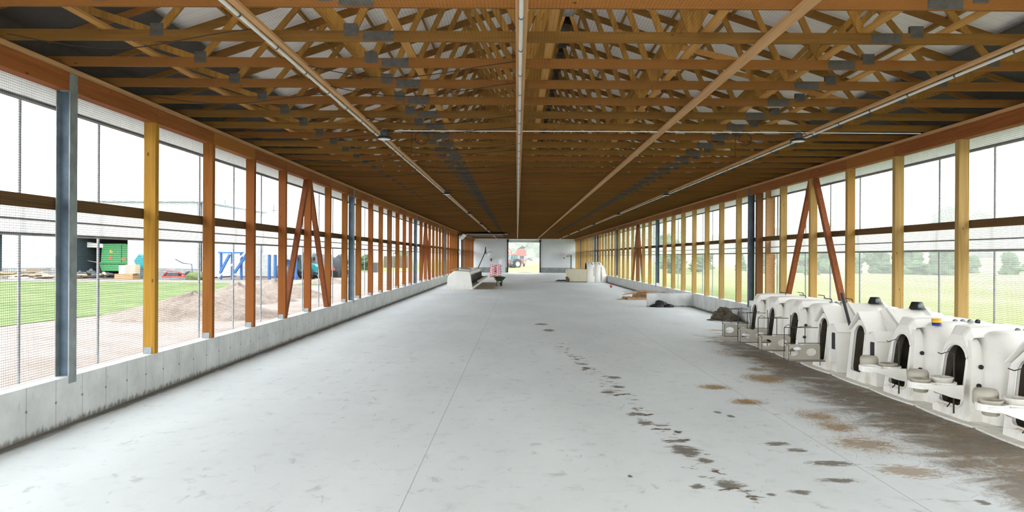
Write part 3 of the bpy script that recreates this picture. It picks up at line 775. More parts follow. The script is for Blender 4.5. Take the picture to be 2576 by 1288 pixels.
def bowl(x, y, z, r, h, label, mat='bowl'):
    return tag(MB().lathe([(r * .62, 0), (r * .72, .01), (r * .94, h * .85), (r * 1.05, h), (r * 1.06, h + .012), (r * .9, h + .012), (r * .62, .03), (0, .028)], (0, 0, 0), 24).build('feed_bowl', mat, loc=(x, y, z)), label, 'bowl', 'feed bowls at the calf hutches')
HX = 6.62
protoR, protoG = round_hutch(), gable_hutch()
protoA = round_hutch(True)
spec = [('A', 20.5, 'r', .93), ('B', 19.1, 'r', .93), ('C', 17.55, 'r', 1.04), ('D', 15.87, 'g', 1.04), ('E', 14.2, 'g', 1.06), ('F', 12.65, 'r', 1.06), ('G', 11.1, 'r', 1.06), ('H', 9.5, 'g', 1.06)]
labs = {'A': 'white rounded calf hutch at the far end of the right row', 'B': 'white rounded calf hutch, second from the far end of the right row',
        'C': 'white rounded calf hutch just beyond the first gabled one, wire gate swung out', 'D': 'white gabled calf hutch with a wire gate swung out before its door',
        'E': 'white gabled calf hutch with plain open doorway and no gate, between two others', 'F': 'white rounded calf hutch with yellow and blue tape on its shoulder',
        'G': 'white rounded calf hutch with two round bowls in its holder', 'H': 'white gabled calf hutch nearest the camera, cut by the picture edge'}
used = set(); hut = {}
for nm, y, ty, sc in spec:
    pr = {'r': protoA if nm in 'AB' else protoR, 'g': protoG}[ty]
    if id(pr) in used: o = copy_tree(pr)
    else: used.add(id(pr)); o = pr; 
    hut[nm] = (o, y, sc, ty)
for nm, (o, y, sc, ty) in hut.items():          # accessories after all copies exist
    o.location = (HX, y, 0.002); o.scale = (1, sc, 1)
    tag(o, labs[nm], 'calf hutch', 'calf hutches along the right wall')
    if nm in 'ABCD': wire_gate(o, -.34, .76, 1.0 if nm != 'D' else .94)
    if nm in 'FGH': bowl_tray(o)
    if nm in 'ABC':
        for u in (1.0, 1.5): MB().tube([(u, -.24, 1.40), (u, -.2, 1.455), (u, .2, 1.455)], .012, 6).build('strap', 'wire', o)
MB().rng(HX + .27, HX + .275, 11.00, 11.12, 1.30, 1.36)
bowl(HX - .20, 12.65 - .30, .44, .14, .19, 'beige bowl in the holder of the hutch topped with tape', 'tray')
bowl(HX - .20, 11.1 - .30, .42, .148, .24, 'large white bowl in the holder next to the hutch doorway')
bowl(HX - .52, 11.1 - .30, .44, .135, .19, 'smaller darker bowl at the outer end of the two bowl holder', 'tray')
bowl(HX - .20, 9.5 - .30, .42, .148, .24, 'large white bowl at the nearest hutch, by its doorway')
bowl(HX - .52, 9.5 - .30, .44, .135, .19, 'bowl at the outer end of the nearest hutch holder', 'tray')
for nm, yy in (('F', 12.65), ('G', 11.1), ('H', 9.5)):
    tag(MB().lathe([(.14, 0), (.15, .02), (.15, .16), (.13, .20), (0, .21)], (HX - .38, yy + .02, .52), 20).build('drum_feeder', 'tray'),
        'greyish round feed drum %s' % {'F': 'at the tape topped hutch', 'G': 'behind the two bowls of a hutch', 'H': 'at the nearest hutch doorway'}[nm], 'feeder')
tag(MB().lathe([(.085, 0), (.085, .035), (.025, .06), (.02, .16), (.028, .19), (0, .2)], (HX - .55, 15.5, .47), 16).build('feeding_bottle', 'white'), 'white feeding bottle in the wire gate panel of the gabled hutch', 'bottle')
tag(MB().blob((HX - .5, 19.0, .40), (.14, .1, .05), 3, .1).build('feed_scoop', 'white'), 'white scoop lying in the bucket panel of a far hutch', 'scoop')
t = empty('tape_roll', (HX + .50, 12.65 - .52, 1.315)); tag(t, 'roll of yellow and blue tape standing on a hutch shoulder', 'tape')
MB().lathe([(.075, 0), (.075, .055), (0, .055)], (0, 0, 0), 22).build('blue_band', 'bluetape', t)
MB().lathe([(.08, .055), (.08, .12), (.04, .12), (.04, .1), (0, .1)], (0, 0, 0), 22).build('yellow_band', 'yellow', t)
tag(MB().tube([(6.98, 14.95, .98), (6.86, 15.12, 1.72)], .032, 10).build('black_bar', 'black'), 'black bar leaning upright between the two gabled hutches', 'bar')
for u, c_ in ((.16, 'bluetape'), (.235, 'yellow')):
    pass
st = MB().box((HX + .30, 11.1 - .13, 1.345), (.02, .15, .075), Matrix.Rotation(R(35), 3, 'Y')); tag(st.build('sticker', 'bluetape'), 'small blue sticker on the crown of the hutch with two bowls', 'sticker')
# straw
def strands(name, zones, n, mat, lab, seed, ln=(.03, .10)):
    rg = random.Random(seed); m = MB()
    for _ in range(n):
        cx, cy, rx, ry, zz = rg.choice(zones); a = rg.uniform(0, 6.28); q = rg.random() ** .5 * (1 if rg.random() < .7 else 1.5)
        x, y = cx + rx * q * math.cos(a), cy + ry * q * math.sin(a); t = rg.uniform(0, 3.14); L = rg.uniform(*ln) / 2; w = .0014
        dx, dy = math.cos(t) * L, math.sin(t) * L; z = zz + .003 + rg.random() * .012; z2 = z + rg.uniform(-.004, .02)
        m.add([(x - dx - dy * w / L, y - dy + dx * w / L, z), (x - dx + dy * w / L, y - dy - dx * w / L, z), (x + dx + dy * w / L, y + dy - dx * w / L, z2), (x + dx - dy * w / L, y + dy + dx * w / L, z2)], [(0, 1, 2, 3)])
    return tag(m.build(name, mat), lab, 'straw', kind='stuff')
strands('straw_litter', [(5.0, 14.5, .45, .6, 0), (5.0, 14.5, .25, .4, 0), (3.7, 13.5, .25, .25, 0), (3.9, 12.1, .25, .2, 0), (4.65, 11.05, .3, .4, 0), (4.65, 10.35, .28, .3, 0), (4.6, 9.4, .5, .5, 0), (5.9, 10.4, .5, .7, 0), (5.9, 16.5, .3, .9, 0), (5.8, 8.6, .6, .7, 0), (5.4, 18.2, .3, .6, 0), (6.3, 11, .2, 2.5, 0)], 6500, 'straw', 'golden straw scattered on the slab before the hutches', 11)
strands('soiled_litter', [(5.9, 15.5, .5, 3, 0), (5.7, 12.2, .6, 2.2, 0), (5.4, 9.5, .8, 1.8, 0), (6.2, 18, .3, 2, 0)], 2600, 'straw_dark', 'dark soiled straw trodden along the hutch fronts', 12)
strands('bedding_straw', [(HX + .3, y, .25, .26, .17) for y in (9.5, 11.1, 12.65)], 900, 'straw', 'straw bedding showing in the near hutch doorways', 13, (.1, .3))
strands('far_straw', [(-2.2, 58, 1.0, 4, 0), (5.4, 69.5, 1.2, .4, 0)], 1500, 'straw', 'straw on the slab beside the distant hutches', 14, (.1, .3))

# far left row of hutches facing the aisle
def blunt_hutch():
    o = empty('calf_hutch')
    prof = [(0, 0), (.09, .45), (.17, 1.0), (.24, 1.27), (.34, 1.33), (1.36, 1.37), (1.44, 1.33), (1.80, .98), (1.87, .86), (1.94, 0)]
    def sec(y, k): return [(.97 + (u - .97) * (1 - k * .3), y, w * (1 - k)) for u, w in prof]
    MB().loft([sec(-.71, .07), sec(-.69, .015), sec(-.62, 0), sec(.62, 0), sec(.69, .015), sec(.71, .07)], smooth=False, cap0=True, cap1=True).build('body', 'hutch', o)
    arc = [(.26 * math.cos(math.pi * i / 10), .88 + .26 * math.sin(math.pi * i / 10)) for i in range(11)] + [(-.26, .2), (.26, .2)]
    f = lambda v, w, d: (.09 + (w - .45) * .15 + d, v, w)
    m = MB(); m.add([f(v, w, -.03) for v, w in arc], [tuple(range(len(arc)))]); m.add([f(v, w, .02) for v, w in arc], [tuple(range(len(arc)))]); m.build('doorway', 'hutch_in', o)  # flat dark arch on the front, colour stands for the shaded recess
    g = empty('bowl_holder'); g.parent = o
    MB().tube([(.02, -.3, .15), (.1, -.3, 1.05)], .02, 6).tube([(.02, .3, .15), (.1, .3, 1.05)], .02, 6).tube([(.0, -.3, .6), (-.40, -.3, .48), (-.40, .3, .48), (.0, .3, .6)], .02, 6).tube([(.08, -.3, .95), (.08, .3, .95)], .015, 6).build('wire_frame', 'wire', g)
    return o
bp_ = None
for i in range(10):
    if bp_ is None: o = bp_ = blunt_hutch()
    else: o = copy_tree(bp_)
    o.location = (-3.28, 53.7 + 1.5 * i, .002); o.rotation_euler.z = math.pi
    tag(o, ('white calf hutch in the distant left row, ' + ('the nearest, side wall to the camera' if i == 0 else 'the %s from the camera' % ORD[i])), 'calf hutch', 'calf hutches of the distant left row')
    bowl(-2.88, 53.7 + 1.5 * i, .50, .15, .12, 'pale bowl on a hutch front of the distant left row')
lid = MB().loft([[(-5.0 + .0 * j, 53.2 + .9 * j / 4, 1.36 + .01 * j) for j in range(5)], [(-4.3, 53.1 + 1.0 * j / 4, 1.52 + .02 * j) for j in range(5)], [(-3.5, 53.3 + .9 * j / 4, 1.46 + .02 * j) for j in range(5)], [(-3.45, 53.3 + .9 * j / 4, 1.40) for j in range(5)]], smooth=False)
tag(lid.build('plastic_sheet', 'tray'), 'warped pale sheet lying on the nearest hutch of the distant left row', 'sheet')

# big far right hutch and its pen
o = empty('group_hutch', (6.72, 70, .002)); tag(o, 'large white group calf hutch standing near the right wall in the distance', 'calf hutch')
def cs(hw, h): return [(v, w) for v, w in contour(hw, h, 4, 2.4, 32)]
MB().loft([[(u, v, w) for v, w in cs(hw, h)] for u, hw, h in ((0, 1.05, 1.86), (.05, 1.1, 1.93), (.7, 1.12, 1.98), (.73, 1.08, 1.95), (.78, 1.08, 1.95), (.8, 1.12, 1.97), (1.3, 1.12, 1.94), (1.33, 1.08, 1.9), (1.38, 1.08, 1.88), (1.4, 1.1, 1.88), (1.8, 1.0, 1.35), (1.95, .95, .5), (1.96, .9, .02))], cap1=True).build('body', 'hutch', o)
MB().loft([[(u, v, w) for v, w in cs(hw, h)] for u, hw, h in ((.01, 1.0, 1.8), (1.3, 1.0, 1.8))], cap1=True).build('shade_lining', 'hutch_in', o)
for x in (.55, 1.25):
    MB().bar((x, -1.02, 1.70), (x - .1, -.9, 1.9), .05, .05).build('lifting_lug', 'darkgrey', o)
    MB().bar((x + .13, -1.13, .15), (x + .12, -1.12, 1.45), .035, .03, (0, 1, 0)).build('side_groove', 'darkgrey', o)
o = empty('pen_panel', (4.85, 68.9, 0)); tag(o, 'mud stained beige pen panels in front of the large distant hutch', 'pen')
MB().rng(0, 1.85, -.03, .03, .06, 1.27).build('side_panel', 'pen', o)
MB().rng(-.03, .03, 0, 2.0, .06, 1.2).build('front_panel', 'pen', o)
MB().rng(0, 1.85, 1.97, 2.03, .06, 1.27).build('back_panel', 'pen', o)
tag(MB().blob((4.85, 68.8, .28), (.16, .12, .22), 4, .3).build('sack', 'rubbish'), 'small brown sack slumped at the distant pen corner', 'sack')
tag(MB().blob((4.5, 72, .05), (.55, .3, .09), 8, .5).build('rag', 'darkgrey'), 'dark rag on the slab left of the distant pen', 'rag')

# ------------------------------------------------------------------ bags, wheelbarrow, ball, pallets, stub wall
k = NT('feed_bag'); o_ = k.xyz()
n = k.noise(k.map((2.2, 2.2, 5)), 1.8, 3, .5, .3); c = k.ramp(n, [(.44, (.55, .03, .06)), (.50, (.85, .78, .80))]); k.color(c); M['bag'] = k.set(.45)
def bag_mb(w, d, h, seed):
    m = MB(); nu = 20; secs = []
    rg = random.Random(seed); ph = rg.uniform(0, 6)
    for j in range(9):
        e = -math.pi / 2 + math.pi * j / 8
        secs.append([(w / 2 * math.copysign(abs(math.cos(a)) ** .45, math.cos(a)) * max(.15, math.cos(e) ** .35), d / 2 * math.copysign(abs(math.sin(a)) ** .45, math.sin(a)) * max(.15, math.cos(e) ** .35),
                      h / 2 * math.sin(e) * (1 + .08 * math.sin(3 * a + ph))) for a in [2 * math.pi * i / nu for i in range(nu)]])
    return m.loft(secs, closed=True, cap0=True, cap1=True)
bags = [bag_mb(.68, .45, .24, i).build('feed_bag', 'bag') for i in range(3)]
bi = 0
for col_, x in enumerate((-2.86, -2.13)):
    for lv in range(6):
        for rw in range(2):
            o = bags[bi] if bi < 3 else bags[bi % 3].copy()
            if bi >= 3: COL.objects.link(o)
            bi += 1
            o.location = (x + .03 * math.sin(bi * 2.3), 84.2 + .5 * rw, .27 + lv * .222); o.rotation_euler.z = .08 * math.sin(bi * 1.7)
            tag(o, 'red and white feed bag, %s from the bottom, %s column%s' % (ORD[lv], 'left' if col_ == 0 else 'right', '' if rw == 0 else ', back row'), 'bag', 'feed bags stacked behind the wheelbarrow')
o = empty('pallet', (-2.5, 84.45, 0)); tag(o, 'wooden pallet under the red and white feed bags', 'pallet')
for j in range(6): MB().rng(-.7 + j * .25, -.58 + j * .25, -.5, .5, .11, .135).build('deck_board', 'pallet', o)
for yy in (-.45, 0, .45): MB().rng(-.7, .7, yy - .04, yy + .04, 0, .11).build('bearer', 'pallet', o)
o = empty('wheelbarrow', (-1.42, 59, 0), R(12)); tag(o, 'green wheelbarrow with dark frame standing before the feed bags', 'wheelbarrow')
top = [(-.42, -.45), (.42, -.45), (.40, .50), (-.40, .50)]; bot = [(-.16, -.16), (.16, -.16), (.2, .32), (-.2, .32)]
M['olive'] = plain('olive_paint', (.045, .085, .03), .5)
MB().loft([[(x, y, .40) for x, y in bot], [(x, y, .78 if y > 0 else .74) for x, y in top], [(x * .95, y * .95, .77 if y > 0 else .73) for x, y in top], [(x * .9, y * .9, .42) for x, y in bot]], smooth=False, closed=True, cap0=True, cap1=True).build('tub', 'olive', o)
for sx in (-1, 1):
    MB().tube([(sx * .05, -.50, .2), (sx * .2, -.1, .38), (sx * .30, .6, .55), (sx * .32, 1.0, .70)], .022, 8).build('handle', 'black', o)
    MB().tube([(sx * .22, .2, .40), (sx * .24, .35, .03), (sx * .1, .40, .02)], .02, 8).build('leg', 'black', o)
MB().lathe([(.06, -.04), (.17, -.045), (.20, -.02), (.20, .02), (.17, .045), (.06, .04)], (0, -.5, .2), 24, 'x').build('wheel', 'rubber', o)
tag(MB().lathe([(.115 * math.sin(t), -.115 * math.cos(t)) for t in [math.pi * (i + .02) / 14.05 for i in range(15)]], (7.5, 57, .12), 20).build('ball', 'muted_red'), 'dusty red ball lying near the right wall', 'ball')

struct(MB().rng(6.45, XR - .002, 35.4, 35.62, -.1, .66).build('wall_stub', 'kerb'), 'short low concrete wall jutting from the right wall')
bp = MB()
bp.blob((6.98, 35.15, .0), (.34, .2, .24), 2, .35, half=True).blob((7.42, 35.1, .0), (.28, .18, .13), 5, .35, half=True)
tag(bp.build('crumpled_tarp', 'tarp'), 'crumpled black plastic lying against the short concrete wall', 'tarp')
# broken pallet heap
rg = random.Random(21)
o = empty('pallet', (7.35, 41.6, 0), R(8)); tag(o, 'grey wooden pallet at the bottom of the scrap wood heap', 'pallet')
for j in range(7): MB().rng(-1.1 + j * .3, -.94 + j * .3, -.6, .6, .115, .14).build('deck_board', 'pallet', o)
for yy in (-.55, 0, .55): MB().rng(-1.1, .9, yy - .05, yy + .05, 0.001, .114).build('bearer', 'pallet', o)
o = empty('pallet', (7.6, 42.0, .15), R(-12)); tag(o, 'upper pallet lying askew in the scrap wood heap', 'pallet')
for j in range(6): MB().rng(-.8 + j * .3, -.64 + j * .3, -.5, .5, .095, .12).build('deck_board', 'pallet', o)
for yy in (-.45, 0, .45): MB().rng(-.8, .85, yy - .04, yy + .04, 0, .094).build('bearer', 'pallet', o)
for i in range(26):
    a = rg.uniform(-.5, .5) + (3.14 if rg.random() < .5 else 0); L = rg.uniform(.6, 1.5); z = .30 + .24 * (i / 26) * rg.random(); tilt = rg.uniform(-.14, .14)
    x, y = 7.4 + rg.uniform(-.6, .7), 41.8 + rg.uniform(-.4, .4)
    d = Vector((math.cos(a) * L / 2, math.sin(a) * L / 2, tilt * L / 2))
    tag(MB().bar(Vector((x, y, z)) - d, Vector((x, y, z)) + d, .09, .022).build('broken_board', 'pallet'), 'broken board tossed on the scrap wood heap near the short concrete wall', 'board', 'broken boards on the scrap heap')
for i in range(5):
    x = 6.1 + i * .12; tag(MB().bar((x - .35, 41.1 + .06 * i, .02 + .022 * i), (x + .5, 41.0 + .1 * i, .02 + .022 * i), .10, .02).build('loose_board', 'pallet'), 'loose grey board lying flat left of the scrap wood heap', 'board', 'loose boards beside the scrap heap')
rb = MB().blob((8.15, 28.0, 0), (.36, .30, .50), 11, .3, half=True, freq=3).blob((7.95, 28.2, 0), (.28, .25, .25), 12, .35, half=True).blob((8.25, 27.6, 0), (.3, .25, .3), 13, .3, half=True)
tag(rb.build('sacking_heap', 'rubbish'), 'heap of muddy sacking against the right low wall beyond the hutches', 'heap')
tag(MB().bar((7.5, 27.8, .02), (8.1, 28.4, .06), .3, .02).build('dirty_board', 'rubbish'), 'dirty board lying flat beside the muddy sacking', 'board')

# ------------------------------------------------------------------ end wall fittings
def door_track(x, nm):
    m = MB().rng(x - .09, x + .09, YB - .22, YB - .08, 0.01, HC - .35)
    m.tube([(x, YB - .15, HC - .4), (x, YB - .3, HC - .22), (x, YB - .8, HC - .12), (x, YB - 4.5, HC - .10)], .05, 6)
    return m
d1 = empty('door_1', (0, 0, 0)); struct(d1, 'raised overhead door in the end wall')
for x in (DX0 + .02, DX1 - .02):
    door_track(x, '').build('door_track', 'black', d1)
    MB().box((x, YB - .3, HC - .3), (.3, .25, .3)).build('track_bracket', 'black', d1)
MB().tube([(DX0, YB - .3, HC - .12), (DX1, YB - .3, HC - .12)], .06, 8).build('spring_shaft', 'black', d1)
MB().rng(DX0 + .2, DX1 - .2, YB - 4.5, YB - .9, HC - .19, HC - .14).build('door_panel', 'white_wall', d1)
# left overhead door, half run into the barn below the ceiling
d2 = empty('door_2', (0, 0, 0)); struct(d2, 'raised overhead door of the left wall opening')
zz = HC - .42
m = MB(); m.rng(XL - .05, XL + .12, 77.75, 77.9, 0.01, HC - .3)
m.build('door_track', 'black', d2)
MB().rng(XL - .05, XL + .12, 83.1, 83.25, 0.01, HC - .3).build('door_track', 'black', d2)
for yy in (77.9, 83.1): MB().tube([(XL + .9, yy, HC - .30), (-1.6, yy, HC - .30)], .018, 6).build('cable', 'white', d2)
for yy in (77.9, 83.1): MB().tube([(XL + .05, yy, HC - .5), (XL + .12, yy, HC - .3), (XL + .5, yy, HC - .2), (-1.4, yy, HC - .2)], .06, 6).build('rail_track', 'black', d2)
for i in range(7): MB().rng(XL + .7 + i * .68, XL + 1.34 + i * .68, 78.0, 83.0, HC - .20, HC - .15).build('door_section', 'darkgrey', d2)
MB().bar((XL + .1, 80.5, HC - .75), (XL + .6, 80.5, HC - .25), 5.0, .05, (0, 0, 1)).build('door_section', 'white', d2)
MB().rng(XL - .28, XL - .02, 77.6, 77.76, KH, HC).rng(XL - .28, XL - .02, 83.24, 83.4, KH, HC).build('door_jamb', 'white', d2)
# window door of the end wall
P_ = at(1252, 645, YB - .1).x; P2 = at(1273, 645, YB).x
d3 = empty('door_3', (0, 0, 0)); struct(d3, 'pale grey service door in the end wall')
MB().rng(P_ + .0, P2 - .1, YB - .09, YB - .03, .02, 2.35).build('door_panel', 'white_wall', d3)
MB().rng(at(1257.5, 0, YB).x, at(1267, 0, YB).x, YB - .11, YB - .09, 1.0, 2.0).build('window_pane', 'white', d3)
# hoops
def hoop(x0, xb, label, lean):
    o = empty('basketball_hoop'); tag(o, label, 'basketball hoop'); return o
Y = YB - 1.2
o = hoop(0, 0, 'black basketball hoop on a leaning pole behind the distant left hutches', 1)
a, b = at(1201, 674, Y), at(1219.5, 636, Y); a.z = .02; a.x -= .2
MB().tube([a, b], .07, 8).build('pole', 'black', o)
MB().prism([(b.x - .05, b.z - .1), (b.x + .22, b.z - .1), (b.x + .18, b.z + .9), (b.x + .1, b.z + .9)], Y - .5, Y + .5, 'y').build('backboard', 'black', o)
MB().tube([(b.x + .62 + .35 * math.cos(t), Y + .35 * math.sin(t), b.z + .08 + .12 * math.cos(t)) for t in [math.pi * i / 8 for i in range(16)]], .025, 6, closed=True).build('rim', 'darkgrey', o)
MB().lathe([(.3, 0), (.18, -.5)], (b.x + .6, Y, b.z + .05), 10, cap=False).build('net', 'white', o)
o = hoop(0, 0, 'black basketball hoop on an upright pole near the right end of the end wall', 0)
x1 = at(1440, 0, Y).x; xb = at(1430.5, 0, Y).x
MB().tube([(x1, Y, .02), (x1, Y, 2.72)], .07, 8).build('pole', 'black', o)
MB().rng(x1 - .5, x1 + .1, Y - .4, Y + .4, 0.005, .09).build('base', 'black', o)
for z in (2.72, 2.5): MB().tube([(x1, Y, z), (xb, Y, z)], .035, 6).build('arm', 'black', o)
MB().prism([(xb - .04, 2.5), (xb + .04, 2.5), (xb - .06, 3.5), (xb - .12, 3.5)], Y - .55, Y + .55, 'y').build('backboard', 'white_wall', o)
MB().box((xb, Y, 2.55), (.22, .3, .2)).build('bracket', 'black', o)
o = empty('notice_board', (at(1422.5, 0, YB).x, YB - .04, 2.73)); tag(o, 'small pink and white notice fixed to the end wall', 'sign')
MB().rng(-.28, .28, -.03, 0, -.16, .16).build('board', 'white', o)
M['pink'] = plain('pink_print', (.75, .35, .38), .5)
for i in range(3): MB().rng(-.25, .25, -.036, -.03, -.13 + i * .1, -.07 + i * .1).build('print_band', 'pink', o)
MB().box((0, -.05, -.48), (.2, .08, .14)).build('wall_box', 'darkgrey', o)
o = tag(MB().box((at(1239, 0, YB).x, YB - .12, 1.9), (.18, .14, .32)).box((at(1239, 0, YB).x, YB - .1, 2.1), (.26, .05, .06)).build('wall_box', 'black'), 'small black switch box on the end wall above the feed bags', 'switch box')

# ------------------------------------------------------------------ outside ground
GZ = -.12
g = MB(); g.rng(-260, XL - .3, -40, 400, GZ - .5, GZ).rng(XL - .3, XR + .3, YB, 400, GZ - .5, GZ); struct(g.build('ground', 'gravel'), 'pale gravel yard on the left')
def patch(name, pts, z, mat, lab):
    return struct(MB().prism(pts, z - .05, z).build(name, mat), lab)
patch('lawn', [(-19.5, 14), (-18.3, 24), (-17.2, 33), (-18.2, 42), (-18.8, 50), (-19.5, 56), (-23, 60), (-27, 66), (-120, 68), (-120, 14)], GZ + .03, 'grass', 'bright green lawn on the left beyond the gravel')
patch('grass_verge', [(-19.5, 61), (-16.5, 62), (-16.6, 66), (-20, 68)], GZ + .03, 'grass', 'small green grass patch beside the yard')
patch('pale_apron', [(-120, 68.3), (-27, 66.3), (-24, 72), (-24, 75), (-120, 75)], GZ + .02, 'kerb', 'pale concrete strip before the white shed')
def terrain(name, x0, x1, y0, y1, nx, ny, hf, mat, lab):
    m = MB(); rows = []
    for j in range(ny + 1):
        y = y0 + (y1 - y0) * j / ny; rows.append([(x0 + (x1 - x0) * i / nx, y, hf(x0 + (x1 - x0) * i / nx, y)) for i in range(nx + 1)])
    return struct(m.loft(rows).build(name, mat), lab)
def hf(x, y):
    d = max(0, x - 75 + .25 * (140 - y)) if y < 140 else max(0, x - 60); e = max(0, y - 135) * min(1, max(0, x - 14) / 20.0)
    return GZ + .02 + .022 * d + .03 * e * (1 + .2 * math.sin(x * .03)) + .06 * math.sin(x * .3) * math.sin(y * .21)
terrain('field', XR + .3, 420, -60, 420, 90, 90, hf, 'field', 'hay field rising gently on the right')
def hb_(x, y):
    d = max(0, y - 117); return GZ + .03 + 1.9 * (1 - math.exp(-d / 28.0)) * (.55 + .45 / (1 + math.exp(-(x - 3.5) / 1.6))) + .04 * math.sin(x * 1.3) * math.sin(y * .4)
terrain('grass_bank', -60, XR + 30, 114, 330, 90, 60, hb_, 'field', 'rising grass beyond the end doorway')
terrain('hills', -500, 1300, 450, 900, 80, 12, lambda x, y: -2 + (26 + .018 * max(0, x)) * (1 - abs(y - 700) / 260) * (.55 + .25 * math.sin(x * .009 + 1) + .15 * math.sin(x * .023)), 'hillside', 'hazy wooded hills beyond the fields')
def heap(x, y, rx, ry, h, sd, lab):
    m = MB(); n = 40; secs = []
    rg = random.Random(sd); ph = [rg.uniform(0, 6) for _ in range(4)]
    for j in range(15):
        t = j / 14; row = []
        for i in range(n):
            a = 2 * math.pi * i / n; k_ = 1 + .14 * math.sin(2 * a + ph[0]) + .07 * math.sin(5 * a + ph[1])
            row.append((x + rx * t * k_ * math.cos(a), y + ry * t * k_ * math.sin(a), GZ + h * (1 - t) ** .95 * (1 + .08 * math.sin(4 * a + ph[2])) + .05 * math.sin(9 * a + t * 9 + ph[3]) * (1 - t)))
        secs.append(row)
    return tag(m.loft(secs, closed=True).build('soil_heap', 'heap'), lab, 'soil heap')
heap(-13.4, 29.6, 3.4, 2.6, .98, 1, 'long grey brown soil heap, nearest the left wall')
heap(-15.2, 39, 2.9, 3.0, 1.0, 2, 'taller soil heap farther along the left yard')
heap(-15.0, 44.5, 3.2, 2.6, 1.05, 3, 'third soil heap, just beyond the taller one in the left yard')
heap(-17.6, 66, 2.2, 1.5, .6, 4, 'small distant soil heap on the left yard')

# ------------------------------------------------------------------ white shed with the combine
k = NT('shed_cladding'); o_ = k.xyz(); rb_ = k.math('LESS_THAN', k.math('FRACT', k.math('MULTIPLY', o_[0], 1 / .4)), .12)
k.color(k.mix(k.math('MULTIPLY', rb_, .5), (.72, .76, .80), (.5, .55, .6))); M['clad'] = k.set(.5)
SY = 76.0; sx = lambda p: (p - 1301) * SY / F
shed = empty('machine_shed', (0, 0, 0)); tag(shed, 'long white machine shed with a dark open bay across the left yard', 'shed')
ot = 4.5
m = MB(); m.rng(-66, sx(5) - 6, SY, SY + .3, 1.0, 8).rng(sx(5), sx(189), SY, SY + .3, 1.0, 8).rng(sx(321), sx(505), SY, SY + .3, 1.0, 8)
m.rng(sx(189), sx(321), SY, SY + .3, ot, 8).rng(sx(5) - 6, sx(5), SY, SY + .3, ot + .3, 8).rng(sx(505) - .3, sx(505), SY, SY + 18, 0, 8).rng(-66, sx(505), SY + 18, SY + 18.3, 0, 8); m.build('wall', 'clad', shed)
MB().rng(sx(5), sx(189), SY - .03, SY + .3, GZ, 1.0).rng(sx(321), sx(505), SY - .03, SY + .3, GZ, 1.0).build('block_base', 'kerb_dark', shed)
MB().rng(-67, sx(505) + .5, SY - .6, SY + 19, 8, 8.12).build('roof', 'galv', shed)
MB().rng(sx(498), sx(506), SY - .15, SY, GZ, 8).build('corner_post', 'galv', shed)
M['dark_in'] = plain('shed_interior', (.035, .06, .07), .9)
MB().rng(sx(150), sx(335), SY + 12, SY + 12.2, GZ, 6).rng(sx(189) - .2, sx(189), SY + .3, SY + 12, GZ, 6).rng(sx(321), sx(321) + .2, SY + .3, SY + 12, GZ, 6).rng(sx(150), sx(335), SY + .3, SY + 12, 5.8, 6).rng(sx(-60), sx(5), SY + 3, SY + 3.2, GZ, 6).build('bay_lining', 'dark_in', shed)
cb = empty('combine_harvester', ((283 - 1301) * (SY + 2.2) / F, SY + 2.2, GZ)); tag(cb, 'green combine harvester parked in the open bay of the white shed', 'combine')
MB().prism([(-1.3, 1.55), (1.75, 1.55), (1.85, 3.5), (1.5, 3.75), (-.95, 3.75), (-1.15, 3.3)], 0, 6, 'y').build('body', 'green', cb)
MB().prism([(-1.2, .75), (1.3, .75), (1.5, 1.5), (-1.5, 1.5)], .1, 5, 'y').build('lower_body', 'green', cb)
MB().rng(.95, 1.0, -.03, 0, 1.7, 3.6).build('panel_seam', 'black', cb)
aug = MB().prism([(-3.3, 2.8), (-3.0, 2.85), (-2.8, 3.3), (-1.0, 3.3), (-1.0, 3.7), (-2.75, 3.9), (-3.1, 3.7)], -.1, .35, 'y'); aug.build('unloading_auger', 'hutch', cb)
MB().tube([(-2.95, 0, 2.1), (-2.9, 0, 1.9), (-1.2, 0, 1.6)], .04, 6).build('light_arm', 'tray', cb)
M['orange'] = plain('reflector_orange', (.85, .12, .04), .4)
MB().lathe([(0, -.04), (.22, -.04), (.22, 0), (0, 0)], (-2.95, -.02, 2.3), 14, 'y').build('marker_lamp', 'orange', cb)
MB().prism([(-.42, 2.02), (0.02, 2.02), (-.2, 2.42)], -.05, -.01, 'y').build('warning_triangle', 'orange', cb)
MB().rng(-.02 + 1.0, 1.5, -.04, -.01, 1.95, 2.15).build('tail_reflector', 'orange', cb)
lg = MB().prism([(-.36, 2.80), (-.12, 2.72), (.1, 2.80), (.06, 2.88), (-.08, 2.82), (-.16, 2.96), (-.06, 3.06), (-.2, 3.08), (-.26, 2.95)], -.03, -.008, 'y'); lg.build('leaping_emblem', 'yellow', cb)
for x in (-1.3, 1.2): MB().lathe([(.2, -.25), (.75, -.3), (.8, -.1), (.8, .2), (.75, .3), (.2, .3)], (x, 1.0, .8), 20, 'x').build('wheel', 'rubber', cb)
MB().rng(-2.3, 2.3, .5, .7, 1.05, 1.2).build('axle_beam', 'black', cb)
Yb = 73.6
def thing_box(nm, px0, px1, z0, z1, dep, mat, lab, cat, Y=Yb):
    x0, x1 = (px0 - 1301) * Y / F, (px1 - 1301) * Y / F
    return tag(MB().rng(x0, x1, Y, Y + dep, z0, z1).build(nm, mat), lab, cat)
thing_box('pallet_stack', 288, 334, GZ + .03, .45, 1.2, 'pallet', 'low stack of pallets on the apron before the open shed bay', 'pallets')
thing_box('white_crate', 299, 315, .46, 1.3, 1.0, 'white', 'white crate on the low pallet stack before the shed', 'crate')
thing_box('cardboard_box', 315.5, 340, .46, 1.4, 1.0, 'cardboard', 'tan cardboard box on the low pallet stack before the shed', 'box')
